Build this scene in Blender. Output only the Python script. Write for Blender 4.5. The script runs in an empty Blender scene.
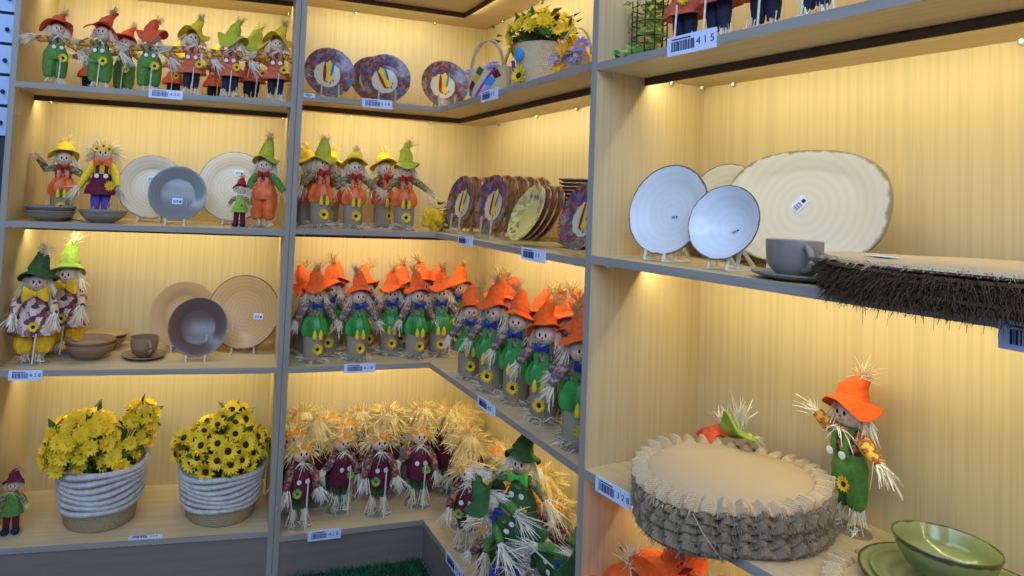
import bpy, math, random
from mathutils import Vector, Matrix, Euler
PI = math.pi
sc = bpy.context.scene
col = sc.collection

# ------------------------------------------------------------------ materials
MATS = {}
def principled(name):
    m = bpy.data.materials.new(name); m.use_nodes = True
    return m, m.node_tree, m.node_tree.nodes['Principled BSDF']
def N(nt, t, **kw):
    n = nt.nodes.new(t)
    for k, v in kw.items(): setattr(n, k, v)
    return n
def c4(c): return (c[0], c[1], c[2], 1)
def mul(c, f): return tuple(min(1, x * f) for x in c)
def mat(name, color, rough=.8, var=.18, scale=30, bump=0, spec=.3, stretch=(1, 1, 1), trans=0, metal=0, bscale=None, sheen=0):
    """plain stuff with a soft procedural colour variation and optional bump"""
    if name in MATS: return MATS[name]
    m, nt, b = principled(name)
    tc = N(nt, 'ShaderNodeTexCoord'); mp = N(nt, 'ShaderNodeMapping'); mp.inputs['Scale'].default_value = stretch
    nt.links.new(tc.outputs['Object'], mp.inputs[0])
    no = N(nt, 'ShaderNodeTexNoise'); no.inputs['Scale'].default_value = scale; no.inputs['Detail'].default_value = 4
    nt.links.new(mp.outputs[0], no.inputs['Vector'])
    r = N(nt, 'ShaderNodeValToRGB')
    r.color_ramp.elements[0].position = .3; r.color_ramp.elements[0].color = c4(mul(color, 1 - var))
    r.color_ramp.elements[1].position = .7; r.color_ramp.elements[1].color = c4(mul(color, 1 + var))
    nt.links.new(no.outputs['Fac'], r.inputs[0]); nt.links.new(r.outputs[0], b.inputs['Base Color'])
    b.inputs['Roughness'].default_value = rough; b.inputs['Specular IOR Level'].default_value = spec
    b.inputs['Metallic'].default_value = metal
    if trans: b.inputs['Transmission Weight'].default_value = trans
    if bump:
        n2 = N(nt, 'ShaderNodeTexNoise'); n2.inputs['Scale'].default_value = bscale or scale * 4; n2.inputs['Detail'].default_value = 3
        nt.links.new(mp.outputs[0], n2.inputs['Vector'])
        bp = N(nt, 'ShaderNodeBump'); bp.inputs['Strength'].default_value = bump; bp.inputs['Distance'].default_value = .01
        nt.links.new(n2.outputs['Fac'], bp.inputs['Height']); nt.links.new(bp.outputs[0], b.inputs['Normal'])
    MATS[name] = m
    return m
def wood(name, stretch, base=(.58, .45, .245)):
    m, nt, b = principled(name)
    tc = N(nt, 'ShaderNodeTexCoord'); mp = N(nt, 'ShaderNodeMapping'); mp.inputs['Scale'].default_value = stretch
    nt.links.new(tc.outputs['Object'], mp.inputs[0])
    a = N(nt, 'ShaderNodeTexNoise'); a.inputs['Scale'].default_value = 3.4; a.inputs['Detail'].default_value = 7; a.inputs['Roughness'].default_value = .62
    nt.links.new(mp.outputs[0], a.inputs['Vector'])
    r = N(nt, 'ShaderNodeValToRGB'); e = r.color_ramp.elements
    e[0].position = .2; e[0].color = c4(mul(base, .91)); e[1].position = .75; e[1].color = c4(mul(base, 1.06))
    x = e.new(.45); x.color = c4(mul(base, .95)); x = e.new(.52); x.color = c4(mul(base, 1.03))
    nt.links.new(a.outputs['Fac'], r.inputs[0]); nt.links.new(r.outputs[0], b.inputs['Base Color'])
    b.inputs['Roughness'].default_value = .5; b.inputs['Specular IOR Level'].default_value = .3
    bp = N(nt, 'ShaderNodeBump'); bp.inputs['Strength'].default_value = .08; bp.inputs['Distance'].default_value = .004
    nt.links.new(a.outputs['Fac'], bp.inputs['Height']); nt.links.new(bp.outputs[0], b.inputs['Normal'])
    return m
WV = wood('oak_upright', (30, 30, .45))
WH = wood('oak_shelf', (.6, 16, 16))
WE = wood('oak_plinth', (.6, .6, 9), (.20, .17, .135))
def rings(name, c1, c2, scale, rough=.25, rim=None, R=.1):
    """glazed dish turned on a wheel: faint concentric rings, rim colour at the edge"""
    if name in MATS: return MATS[name]
    m, nt, b = principled(name)
    tc = N(nt, 'ShaderNodeTexCoord')
    w = N(nt, 'ShaderNodeTexWave', wave_type='RINGS', rings_direction='Z'); w.inputs['Scale'].default_value = scale
    w.inputs['Distortion'].default_value = 1.2; w.inputs['Detail'].default_value = 4; w.inputs['Detail Scale'].default_value = 6; w.inputs['Detail Roughness'].default_value = .75
    nt.links.new(tc.outputs['Object'], w.inputs['Vector'])
    r = N(nt, 'ShaderNodeValToRGB'); r.color_ramp.elements[0].color = c4(c1); r.color_ramp.elements[1].color = c4(c2)
    nt.links.new(w.outputs['Fac'], r.inputs[0]); out = r.outputs[0]
    if rim:
        sp = N(nt, 'ShaderNodeVectorMath', operation='MULTIPLY'); sp.inputs[1].default_value = (1, 1, 0)
        ln = N(nt, 'ShaderNodeVectorMath', operation='LENGTH')
        nz = N(nt, 'ShaderNodeTexNoise'); nz.inputs['Scale'].default_value = 60
        nt.links.new(tc.outputs['Object'], sp.inputs[0]); nt.links.new(sp.outputs[0], ln.inputs[0]); nt.links.new(tc.outputs['Object'], nz.inputs['Vector'])
        ad = N(nt, 'ShaderNodeMath', operation='MULTIPLY_ADD'); ad.inputs[1].default_value = R * .05
        nt.links.new(nz.outputs['Fac'], ad.inputs[0]); nt.links.new(ln.outputs['Value'], ad.inputs[2])
        mr = N(nt, 'ShaderNodeMapRange'); mr.inputs['From Min'].default_value = R * .985; mr.inputs['From Max'].default_value = R * 1.0
        nt.links.new(ad.outputs[0], mr.inputs['Value'])
        mx = N(nt, 'ShaderNodeMix', data_type='RGBA'); mx.inputs['B'].default_value = c4(rim)
        nt.links.new(mr.outputs[0], mx.inputs['Factor']); nt.links.new(out, mx.inputs['A']); out = mx.outputs['Result']
    nt.links.new(out, b.inputs['Base Color']); b.inputs['Roughness'].default_value = rough
    MATS[name] = m
    return m
def cells(name, cols, scale, rough=.8, pos=None, centre=None, R=.1):
    """patchwork or printed autumn pattern: random cells of a few colours; a cream middle if asked for"""
    if name in MATS: return MATS[name]
    m, nt, b = principled(name)
    tc = N(nt, 'ShaderNodeTexCoord')
    nz = N(nt, 'ShaderNodeTexNoise'); nz.inputs['Scale'].default_value = scale * .8; nz.inputs['Detail'].default_value = 3
    nt.links.new(tc.outputs['Object'], nz.inputs['Vector'])
    va = N(nt, 'ShaderNodeVectorMath', operation='MULTIPLY_ADD'); va.inputs[1].default_value = (.9 / scale,) * 3
    nt.links.new(nz.outputs['Color'], va.inputs[0]); nt.links.new(tc.outputs['Object'], va.inputs[2])
    v = N(nt, 'ShaderNodeTexVoronoi'); v.inputs['Scale'].default_value = scale
    nt.links.new(va.outputs[0], v.inputs['Vector'])
    sep = N(nt, 'ShaderNodeSeparateColor'); nt.links.new(v.outputs['Color'], sep.inputs[0])
    r = N(nt, 'ShaderNodeValToRGB'); r.color_ramp.interpolation = 'CONSTANT'
    e = r.color_ramp.elements
    e[0].position = 0; e[0].color = c4(cols[0]); e[1].position = 1 / len(cols); e[1].color = c4(cols[1])
    for i, c in enumerate(cols[2:], 2):
        x = e.new(i / len(cols)); x.color = c4(c)
    nt.links.new(sep.outputs[0], r.inputs[0]); out = r.outputs[0]
    if centre:
        sp = N(nt, 'ShaderNodeVectorMath', operation='MULTIPLY'); sp.inputs[1].default_value = (1, 1, 0)
        ln = N(nt, 'ShaderNodeVectorMath', operation='LENGTH')
        nt.links.new(va.outputs[0], sp.inputs[0]); nt.links.new(sp.outputs[0], ln.inputs[0])
        lt = N(nt, 'ShaderNodeMath', operation='LESS_THAN'); lt.inputs[1].default_value = R * .52
        nt.links.new(ln.outputs['Value'], lt.inputs[0])
        mx = N(nt, 'ShaderNodeMix', data_type='RGBA'); mx.inputs['B'].default_value = c4(centre)
        nt.links.new(lt.outputs[0], mx.inputs['Factor']); nt.links.new(out, mx.inputs['A']); out = mx.outputs['Result']
    nt.links.new(out, b.inputs['Base Color']); b.inputs['Roughness'].default_value = rough
    MATS[name] = m
    return m
def weave(name, c1, c2, scale, rough=.9, bump=.5):
    if name in MATS: return MATS[name]
    m, nt, b = principled(name)
    tc = N(nt, 'ShaderNodeTexCoord')
    outs = []
    for d in ('X', 'Y', 'Z'):
        w = N(nt, 'ShaderNodeTexWave', wave_type='BANDS', bands_direction=d); w.inputs['Scale'].default_value = scale
        w.inputs['Distortion'].default_value = 1.6; w.inputs['Detail'].default_value = 2
        nt.links.new(tc.outputs['Object'], w.inputs['Vector']); outs.append(w.outputs['Fac'])
    a = N(nt, 'ShaderNodeMath', operation='ADD'); nt.links.new(outs[0], a.inputs[0]); nt.links.new(outs[1], a.inputs[1])
    a2 = N(nt, 'ShaderNodeMath', operation='MULTIPLY_ADD'); nt.links.new(a.outputs[0], a2.inputs[0]); a2.inputs[1].default_value = .33
    a3 = N(nt, 'ShaderNodeMath', operation='MULTIPLY_ADD'); nt.links.new(outs[2], a3.inputs[0]); a3.inputs[1].default_value = .33
    nt.links.new(a2.outputs[0], a3.inputs[2])
    r = N(nt, 'ShaderNodeValToRGB'); r.color_ramp.elements[0].position = .25; r.color_ramp.elements[1].position = .7
    r.color_ramp.elements[0].color = c4(c1); r.color_ramp.elements[1].color = c4(c2)
    nt.links.new(a3.outputs[0], r.inputs[0]); nt.links.new(r.outputs[0], b.inputs['Base Color'])
    b.inputs['Roughness'].default_value = rough; b.inputs['Specular IOR Level'].default_value = .15
    bp = N(nt, 'ShaderNodeBump'); bp.inputs['Strength'].default_value = bump; bp.inputs['Distance'].default_value = .003
    nt.links.new(a3.outputs[0], bp.inputs['Height']); nt.links.new(bp.outputs[0], b.inputs['Normal'])
    MATS[name] = m
    return m

ORANGE = mat('orange_felt', (.85, .13, .018), var=.15, bump=.3)
RUST = mat('rust_felt', (.72, .10, .03), var=.2, bump=.3)
YELLOW = mat('yellow_felt', (.86, .60, .03), var=.12, bump=.3)
LIME = mat('yellow_green_felt', (.50, .50, .04), var=.15, bump=.3)
GREEN = mat('green_felt', (.10, .24, .045), var=.2, bump=.3)
SATIN = mat('green_satin', (.035, .27, .045), rough=.4, var=.35, scale=12, spec=.5)
DKGREEN = mat('dark_green_felt', (.04, .115, .03), var=.2, bump=.3)
PALEGREEN = mat('light_green_felt', (.33, .48, .07), var=.2, bump=.3)
MAROON = mat('maroon_cloth', (.13, .012, .035), var=.25, bump=.3)
REDC = mat('red_cloth', (.42, .02, .02), var=.25, bump=.3)
ORSATIN = mat('orange_satin', (.83, .15, .03), rough=.45, var=.3, scale=14, spec=.5)
SKIRT = mat('rust_skirt_cloth', (.62, .13, .06), var=.2, bump=.3)
NAVY = mat('navy_cloth', (.02, .022, .05), var=.3)
BLUE = mat('blue_ribbon', (.025, .035, .27), rough=.5, var=.3)
PURPLE = mat('purple_cloth', (.14, .08, .42), var=.2)
GOLD = mat('golden_cloth', (.88, .48, .02), var=.25, scale=14)
BOWGREEN = mat('bright_green_ribbon', (.10, .55, .06), rough=.5)
SKIN = mat('cream_muslin', (.80, .62, .43), var=.05, rough=.85, bump=.1)
BLUSH = mat('pink_muslin', (.85, .36, .26), var=.05)
EYE = mat('eye_black', (.01, .01, .012), rough=.4)
NOSE = mat('nose_red', (.55, .03, .03), rough=.5)
RAFFIA = mat('pale_raffia', (.74, .64, .45), var=.22, scale=9, rough=.7)
RAFFIAY = mat('golden_raffia', (.86, .62, .24), var=.25, scale=9, rough=.7)
RAFFIAB = mat('brown_raffia', (.50, .34, .15), var=.3, scale=9, rough=.7)
RAFFIAW = mat('white_raffia', (.84, .77, .60), var=.15, scale=9, rough=.7)
SACK = weave('grey_burlap', (.16, .13, .09), (.36, .30, .21), 60)
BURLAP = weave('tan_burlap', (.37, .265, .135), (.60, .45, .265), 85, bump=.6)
BURLAPD = weave('burlap_shaded', (.10, .08, .052), (.29, .225, .14), 95, bump=.6)  # tan burlap darkened: shade on the stack's side painted into the colour
PETAL = mat('petal_yellow', (.90, .60, .02), var=.15, scale=20, rough=.6)
PETALO = mat('petal_orange', (.92, .36, .02), var=.15, scale=20, rough=.6)
SEED = mat('flower_seed_brown', (.045, .022, .01), rough=.9, bump=.6)
LEAF = mat('leaf_green', (.06, .14, .025), var=.35, scale=12, rough=.6)
BUTTON = mat('button_white', (.82, .78, .70), rough=.4, var=.05)
STICK = mat('pale_stick', (.72, .66, .55), rough=.6)
PLAIDR = cells('red_plaid', [(.33, .06, .04), (.10, .03, .025), (.45, .20, .10), (.05, .07, .09)], 45)
PLAIDB = cells('brown_plaid', [(.30, .13, .09), (.16, .08, .06), (.42, .26, .20), (.12, .10, .12)], 45)
PLAIDG = cells('green_plaid', [(.18, .20, .06), (.08, .10, .05), (.36, .30, .13), (.30, .12, .05)], 45)
PLAIDY = cells('yellow_print', [(.72, .38, .03), (.50, .12, .03), (.75, .50, .06), (.25, .08, .03)], 40)
PATCH = cells('patchwork_cloth', [(.52, .38, .30), (.17, .03, .045), (.66, .54, .46), (.07, .035, .05), (.33, .09, .07), (.58, .40, .22)], 24)
DARK = mat('dark_channel', (.10, .06, .03), rough=.6)
STEEL = mat('steel_pin', (.55, .55, .55), rough=.3, metal=1)
CLEAR = mat('clear_plastic', (.9, .92, .93), rough=.08, var=.02)
CLEAR.node_tree.nodes['Principled BSDF'].inputs['Alpha'].default_value = .4
PALEWOOD = mat('pale_easel_wood', (.52, .40, .22), rough=.6, stretch=(1, 1, 6))
PAPER = mat('label_paper', (.64, .73, .92), rough=.45, var=.02)  # white paper, the cool room light tinted into it
INK = mat('label_ink', (.02, .03, .08), rough=.6)
ROPEW = mat('whitewashed_rope', (.56, .53, .48), var=.15, scale=40, bump=.6, bscale=90)
SEAGRASS = weave('seagrass', (.17, .125, .06), (.46, .36, .20), 42, bump=1)
STRAWWEAVE = weave('woven_straw', (.34, .25, .12), (.72, .58, .34), 55, bump=1)

# ------------------------------------------------------------------ mesh builder
class MB:
    def __init__(s): s.v = []; s.f = []; s.m = []; s.T = None
    def add(s, vs, fs, mi=0):
        o = len(s.v)
        for p in vs:
            p = Vector(p)
            s.v.append(s.T @ p if s.T is not None else p)
        for f in fs: s.f.append([o + i for i in f]); s.m.append(mi)
    def box(s, a, b, mi=0):
        (x0, y0, z0), (x1, y1, z1) = a, b
        s.add([(x0, y0, z0), (x1, y0, z0), (x1, y1, z0), (x0, y1, z0), (x0, y0, z1), (x1, y0, z1), (x1, y1, z1), (x0, y1, z1)],
              [(0, 3, 2, 1), (4, 5, 6, 7), (0, 1, 5, 4), (1, 2, 6, 5), (2, 3, 7, 6), (3, 0, 4, 7)], mi)
    def prism(s, poly, z0, z1, mi=0):
        n = len(poly)
        s.add([(x, y, z0) for x, y in poly] + [(x, y, z1) for x, y in poly],
              [tuple(range(n - 1, -1, -1)), tuple(range(n, 2 * n))] + [(i, (i + 1) % n, n + (i + 1) % n, n + i) for i in range(n)], mi)
    def lathe(s, prof, n=24, c=(0, 0, 0), fn=None, mi=0, sy=1):
        """profile of (r, z); r=0 closes; fn(angle, r, z) -> (r, z) bends it"""
        vs, fs, idx = [], [], []
        for r, z in prof:
            if r <= 1e-6:
                vs.append((c[0], c[1], c[2] + z)); idx.append([len(vs) - 1] * n)
            else:
                row = []
                for i in range(n):
                    a = 2 * PI * i / n; rr, zq = fn(a, r, z) if fn else (r, z)
                    vs.append((c[0] + rr * math.cos(a), c[1] + rr * sy * math.sin(a), c[2] + zq)); row.append(len(vs) - 1)
                idx.append(row)
        for A, B in zip(idx, idx[1:]):
            for i in range(n):
                q = [A[i], A[(i + 1) % n], B[(i + 1) % n], B[i]]
                u = []
                for k in q:
                    if k not in u: u.append(k)
                if len(u) > 2: fs.append(tuple(u))
        s.add(vs, fs, mi)
    def ball(s, c, r, n=14, k=8, mi=0):
        rx, ry, rz = (r, r, r) if not hasattr(r, '__len__') else r
        pr = [(math.sin(PI * i / k), -math.cos(PI * i / k)) for i in range(k + 1)]
        pr[0] = (0, -1); pr[-1] = (0, 1)
        o = len(s.v); T = s.T; s.T = None
        s.lathe(pr, n, mi=mi); s.T = T
        for i in range(o, len(s.v)):
            p = s.v[i]; p = Vector((c[0] + p.x * rx, c[1] + p.y * ry, c[2] + p.z * rz)); s.v[i] = T @ p if T is not None else p
    def tube(s, path, rad, n=8, mi=0, cap=True):
        path = [Vector(p) for p in path]
        if not hasattr(rad, '__len__'): rad = [rad] * len(path)
        vs, fs = [], []
        d0 = (path[1] - path[0]).normalized(); ref = Vector((0, 0, 1)) if abs(d0.z) < .9 else Vector((1, 0, 0))
        for i, p in enumerate(path):
            d = (path[min(i + 1, len(path) - 1)] - path[max(i - 1, 0)]).normalized()
            u = d.cross(ref).normalized(); w = d.cross(u).normalized()
            for k in range(n):
                a = 2 * PI * k / n; vs.append(p + rad[i] * (math.cos(a) * u + math.sin(a) * w))
        for i in range(len(path) - 1):
            for k in range(n): fs.append((i * n + k, i * n + (k + 1) % n, (i + 1) * n + (k + 1) % n, (i + 1) * n + k))
        if cap: fs += [tuple(range(n - 1, -1, -1)), tuple(range((len(path) - 1) * n, len(path) * n))]
        s.add(vs, fs, mi)
    def straw(s, o, d, L, spread, n, w, rng, droop=0, r0=0, mi=0, curl=.25):
        """a tuft of raffia: narrow ribbons fanning out of one spot"""
        o = Vector(o); d = Vector(d).normalized()
        for _ in range(n):
            rv = Vector((rng.gauss(0, 1), rng.gauss(0, 1), rng.gauss(0, 1)))
            q = (d + rv * spread).normalized(); st = o + Vector((rng.gauss(0, 1), rng.gauss(0, 1), rng.gauss(0, 1))) * r0
            l = L * rng.uniform(.55, 1.05); side = q.cross(Vector((rng.gauss(0, 1), rng.gauss(0, 1), rng.gauss(0, 1)))).normalized()
            cv = Vector((rng.gauss(0, 1), rng.gauss(0, 1), rng.gauss(0, 1))) * curl * l
            vs = []
            for k, ww in ((0, 1), (.5, .9), (1, .35)):
                p = st + q * l * k + cv * k * k * .5 + Vector((0, 0, -droop * l * k * k))
                vs += [p - side * w * ww * .5, p + side * w * ww * .5]
            s.add(vs, [(0, 1, 3, 2), (2, 3, 5, 4)], mi)
    def build(s, name, mats, parent=None, smooth=True):
        me = bpy.data.meshes.new(name); me.from_pydata([tuple(p) for p in s.v], [], s.f)
        if not isinstance(mats, (list, tuple)): mats = [mats]
        for m in mats: me.materials.append(m)
        if len(mats) > 1: me.polygons.foreach_set('material_index', s.m)
        me.validate(); me.update()
        if smooth:
            me.polygons.foreach_set('use_smooth', [True] * len(me.polygons))
            me.set_sharp_from_angle(angle=math.radians(40))
        o = bpy.data.objects.new(name, me); col.objects.link(o)
        if parent: o.parent = parent
        return o
def tag(o, label=None, cat=None, group=None, kind=None):
    if label: o['label'] = label
    if cat: o['category'] = cat
    if group: o['group'] = group
    if kind: o['kind'] = kind
    return o
def empty(name, loc=(0, 0, 0), rz=0):
    o = bpy.data.objects.new(name, None); col.objects.link(o)
    o.location = loc; o.rotation_euler = (0, 0, rz); o.empty_display_size = .05
    return o
KIDS = {}
def kids(o):
    return [c for c in KIDS.get(o.name, [])]
def index_children():
    KIDS.clear()
    for o in col.objects:
        if o.parent: KIDS.setdefault(o.parent.name, []).append(o)
def copy_tree(o, parent=None):
    c = o.copy(); col.objects.link(c)
    if parent is not None: c.parent = parent
    for ch in kids(o): copy_tree(ch, c)
    return c

# ------------------------------------------------------------------ the three shelving units (metres)
AL, AR = -.09795, .13035
Z = {'L': [2.34, 1.8687, 1.3509, .8088, .1757], 'M': [2.3666, 1.8967, 1.3613, .8162, .170], 'R': [2.3666, 1.8852, 1.3767, .8289, .170]}
ORG = {'L': (-.6353, .0358, AL), 'M': (0, 0, 0), 'W': (0, 0, -PI / 2), 'R': (-.0121, -1.1265, AR - PI / 2)}
TH = .021
WL, DL, WA, WB, D, DR, LR = 1.0093, .470, .5956, 1.0858, .386, .4063, 1.40
def place(u, a, d, lev, dz=0):
    """a runs along the front edge to the right, d goes back from it"""
    ox, oy, r = ORG[u]; z = Z['M' if u == 'W' else u][lev] + dz
    return Vector((ox + math.cos(r) * a - math.sin(r) * d, oy + math.sin(r) * a + math.cos(r) * d, z))
KD = {'L': 1.06, 'M': .88, 'W': .88, 'R': 1}
def spot(u, a, d, lev, dz=0): return place(u, a, d * KD[u], lev, dz)
def face(u, extra=0): return ORG[u][2] + extra
EDGE = wood('oak_edge_shaded', (.8, .8, 14), (.31, .285, .235))  # oak greyed: dim cool light on front edges put into the colour
def band(p, a, b, vertical=False):
    m = MB(); m.box(a, b); m.build('edge_band', EDGEV if vertical else EDGE, p, False)
EDGEV = wood('oak_edge_shaded_upright', (14, 14, .6), (.31, .285, .235))  # upright grain, with the same painted-in shade
def led(u, a0, a1, d, z, power):
    l = bpy.data.lights.new('led_strip_light', 'AREA'); l.shape = 'RECTANGLE'; l.size = a1 - a0; l.size_y = .006
    l.energy = power * (a1 - a0); l.color = (.95, .89, .53)
    o = bpy.data.objects.new('led_strip_light', l); col.objects.link(o)
    ox, oy, r = ORG[u]; p = place(u, (a0 + a1) / 2, d, 1); o.location = (p.x, p.y, z)
    o.rotation_euler = Euler((math.radians(LED_TILT), 0, r), 'XYZ')
LED_TILT = 42
LED_W = 2.75
def channel(u, a0, a1, d, parent, zb, z):
    """dark aluminium profile under a shelf, its lamp shining down and back"""
    mb = MB(); mb.box((a0, d, z - .021), (a1, d + .006, z)); mb.box((a0, d, z - .003), (a1, d + .024, z))
    o = mb.build('light_channel', DARK, parent, False)
    led(u, a0 + .02, a1 - .02, d + .018, z - .0045, LED_W)
    return o

def pins(s, pts):
    for x, y, z in pts:
        p = MB(); p.tube([(0, 0, -.012), (0, 0, -.006), (0, 0, 0)], [.0035, .006, .006], 8)
        o = p.build('shelf_pin', STEEL, s); o.location = (x, y, z)
def unit_left():
    r = empty('shelving_unit', (ORG['L'][0], ORG['L'][1], 0), AL)
    tag(r, 'oak shelving unit on the left with plates, bowls and flower baskets', 'shelving unit')
    for x in (.0, -WL - .021):
        m = MB(); m.box((x, 0, 0), (x + .021, DL, 2.42)); q = m.build('side_panel', WV, r, False); band(q, (x, -.0015, 0), (x + .021, 0, 2.42), True)
    m = MB(); m.box((-WL, DL, .0), (0, DL + .01, 2.42)); m.build('back_panel', WV, r, False)
    m = MB(); m.box((-WL, .004, 0), (0, .022, Z['L'][4] - TH)); m.build('plinth', WE, r, False)
    for i, z in enumerate(Z['L']):
        m = MB(); m.box((-WL, 0 if i else .0, z - (TH if i else -.0)), (0, DL, z + (0 if i else .03)))
        s = m.build('shelf' if i else 'top_panel', WH, r, False)
        zz = z - (TH if i else 0)
        if i: band(s, (-WL, -.0015, zz), (0, 0, z))
        if i < 4: channel('L', -WL, 0, DL * .47, s, None, zz)
        if i < 4:
            pins(s, [(x, y, zz) for x in (-WL + .008, -.008) for y in (.06, DL - .05)])
def unit_corner():
    r = empty('shelving_unit', (0, 0, 0))
    tag(r, 'oak corner shelving unit in the middle filled with rows of scarecrow dolls', 'shelving unit')
    tl, tr = math.tan(-AL), math.tan(AR)
    poly = lambda e=0: [(-WA, 0), (0, 0), (0, -WB), (D, -WB + D * tr), (D, D), (-WA + D * tl, D)]
    m = MB(); m.prism([(-WA - .021, 0), (-WA, 0), (-WA + D * tl, D), (-WA - .021 + D * tl, D)], 0, 2.42); q = m.build('side_panel', WV, r, False); band(q, (-WA - .021, -.0015, 0), (-WA, 0, 2.42), True)
    m = MB(); m.prism([(0, -WB - .021), (D, -WB - .021 + D * tr), (D, -WB + D * tr), (0, -WB)], 0, 2.42); q = m.build('side_panel', WV, r, False); band(q, (-.0015, -WB - .021, 0), (0, -WB, 2.42), True)
    m = MB(); m.box((-WA + D * tl, D, 0), (D, D + .01, 2.42)); m.build('back_panel', WV, r, False)
    m = MB(); m.box((D, -WB + D * tr, 0), (D + .01, D + .01, 2.42)); m.build('back_panel', WV, r, False)
    m = MB(); m.box((-WA, .004, 0), (.018, .022, Z['M'][4] - TH)); m.build('plinth', WE, r, False)
    m = MB(); m.box((.004, -WB, 0), (.022, .004, Z['M'][4] - TH)); m.build('plinth', WE, r, False)
    for i, z in enumerate(Z['M']):
        m = MB(); m.prism(poly(), z - (TH if i else 0), z + (0 if i else .03))
        s = m.build('shelf' if i else 'top_panel', WH, r, False)
        zz = z - (TH if i else 0); dm = D * .42
        if i: band(s, (-WA, -.0015, zz), (-.0015, 0, z)); band(s, (-.0015, -WB, zz), (0, 0, z))
        if i < 4:
            c = MB()
            c.box((-WA + dm * tl, dm, zz - .021), (dm, dm + .006, zz)); c.box((dm, -WB + dm * tr, zz - .021), (dm + .006, dm + .006, zz))
            c.box((-WA + dm * tl, dm, zz - .003), (dm, dm + .024, zz)); c.box((dm, -WB + dm * tr, zz - .003), (dm + .024, dm + .024, zz))
            c.build('light_channel', DARK, s, False)
            led('M', -WA + .07, dm, dm + .018, zz - .0045, LED_W); led('W', -dm, WB - dm * tr - .03, dm + .018, zz - .0045, LED_W)
            pins(s, [(*q, zz) for q in ((-.3, D - .008), (.1, D - .008), (D - .008, .2), (D - .008, -.15), (D - .008, -.45))])
def unit_right():
    r = empty('shelving_unit', (ORG['R'][0], ORG['R'][1], 0), ORG['R'][2])
    tag(r, 'oak shelving unit on the right with white platter and burlap placemats', 'shelving unit')
    for x in (-.021, LR):
        m = MB(); m.box((x, 0, 0), (x + .021, DR, 2.42)); q = m.build('side_panel', WV, r, False); band(q, (x, -.0015, 0), (x + .021, 0, 2.42), True)
    m = MB(); m.box((0, DR, 0), (LR, DR + .01, 2.42)); m.build('back_panel', WV, r, False)
    m = MB(); m.box((0, .004, 0), (LR, .022, Z['R'][4] - TH)); m.build('plinth', WE, r, False)
    for i, z in enumerate(Z['R']):
        m = MB(); m.box((0, 0, z - (TH if i else 0)), (LR, DR, z + (0 if i else .03)))
        s = m.build('shelf' if i else 'top_panel', WH, r, False)
        zz = z - (TH if i else 0)
        if i: band(s, (0, -.0015, zz), (LR, 0, z))
        if i < 4:
            channel('R', 0, LR, DR * .42, s, None, zz)
            pins(s, [(x, y, zz) for x, y in ((.008, .05), (.008, DR - .14), (.008, DR - .02), (.10, DR - .008), (.72, DR - .008))])
unit_left(); unit_corner(); unit_right()

# floor, grass mat, walls behind
m = MB(); m.box((-4.5, -4.5, -.05), (2.2, 1.2, 0)); tag(m.build('floor', mat('floor_tile', (.33, .33, .34), rough=.35, var=.1, scale=3), None, False), kind='structure')
WALL = mat('wall_paint', (.30, .33, .38), rough=.9, var=.03)
m = MB(); m.box((-4.5, .62, 0), (1.2, .72, 3.2)); tag(m.build('wall_back', WALL, None, False), kind='structure')
m = MB(); m.box((1.1, -4.5, 0), (1.2, .62, 3.2)); tag(m.build('wall_right', WALL, None, False), kind='structure')
rng = random.Random(3)
m = MB(); m.box((-.56, -1.0, 0.001), (-.012, -.012, .016))
g = m.build('grass_mat', mat('mat_backing', (.008, .05, .02), rough=.9), None, False)
tag(g, 'dark green artificial grass mat on the floor before the corner plinth', 'grass mat')
b = MB()
for _ in range(6500):
    x = rng.uniform(-.56, -.011); y = rng.uniform(-.5, -.011)
    b.straw((x, y, .015), (0, 0, 1), .022, .5, 1, .004, rng)
tag(b.build('grass_pile', mat('grass_blades', (.01, .10, .035), var=.4, scale=20), g), kind='stuff')
# ------------------------------------------------------------------ scarecrow dolls (built one unit tall, facing -y, scaled by their root)
def sunflower(mb, c, n, r, rng, pet=12, mi=(0, 1), cup=.25):
    """one flower: two layers of creased petals and a domed middle; n is the way it faces"""
    n = Vector(n).normalized(); u = n.orthogonal().normalized(); w = n.cross(u); c = Vector(c)
    for lay in range(2):
        for i in range(pet):
            a = 2 * PI * (i + .5 * lay) / pet + rng.uniform(-.08, .08); d = math.cos(a) * u + math.sin(a) * w; t = n.cross(d)
            L = r * rng.uniform(.9, 1.08) * (1 if lay == 0 else .86); hw = r * .19; h = cup * r * (.5 + .8 * lay)
            p = [c + d * r * .2 - t * hw * .5, c + d * r * .2 + t * hw * .5, c + d * L * .6 + t * hw + n * h * .55, c + d * L + n * h * rng.uniform(.5, 1.1), c + d * L * .6 - t * hw + n * h * .55, c + d * L * .55 + n * h * .3]
            mb.add(p, [(0, 1, 5), (1, 2, 5), (2, 3, 5), (3, 4, 5), (4, 0, 5)], mi[0])
    vs = [c + n * r * .26]
    for k, (q, h) in enumerate(((.2, .2), (.32, .06))):
        for i in range(10):
            a = 2 * PI * i / 10; vs.append(c + (math.cos(a) * u + math.sin(a) * w) * r * q + n * r * h)
    fs = [(0, 1 + i, 1 + (i + 1) % 10) for i in range(10)] + [(1 + i, 11 + i, 11 + (i + 1) % 10, 1 + (i + 1) % 10) for i in range(10)]
    mb.add(vs, fs, mi[1])
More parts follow.
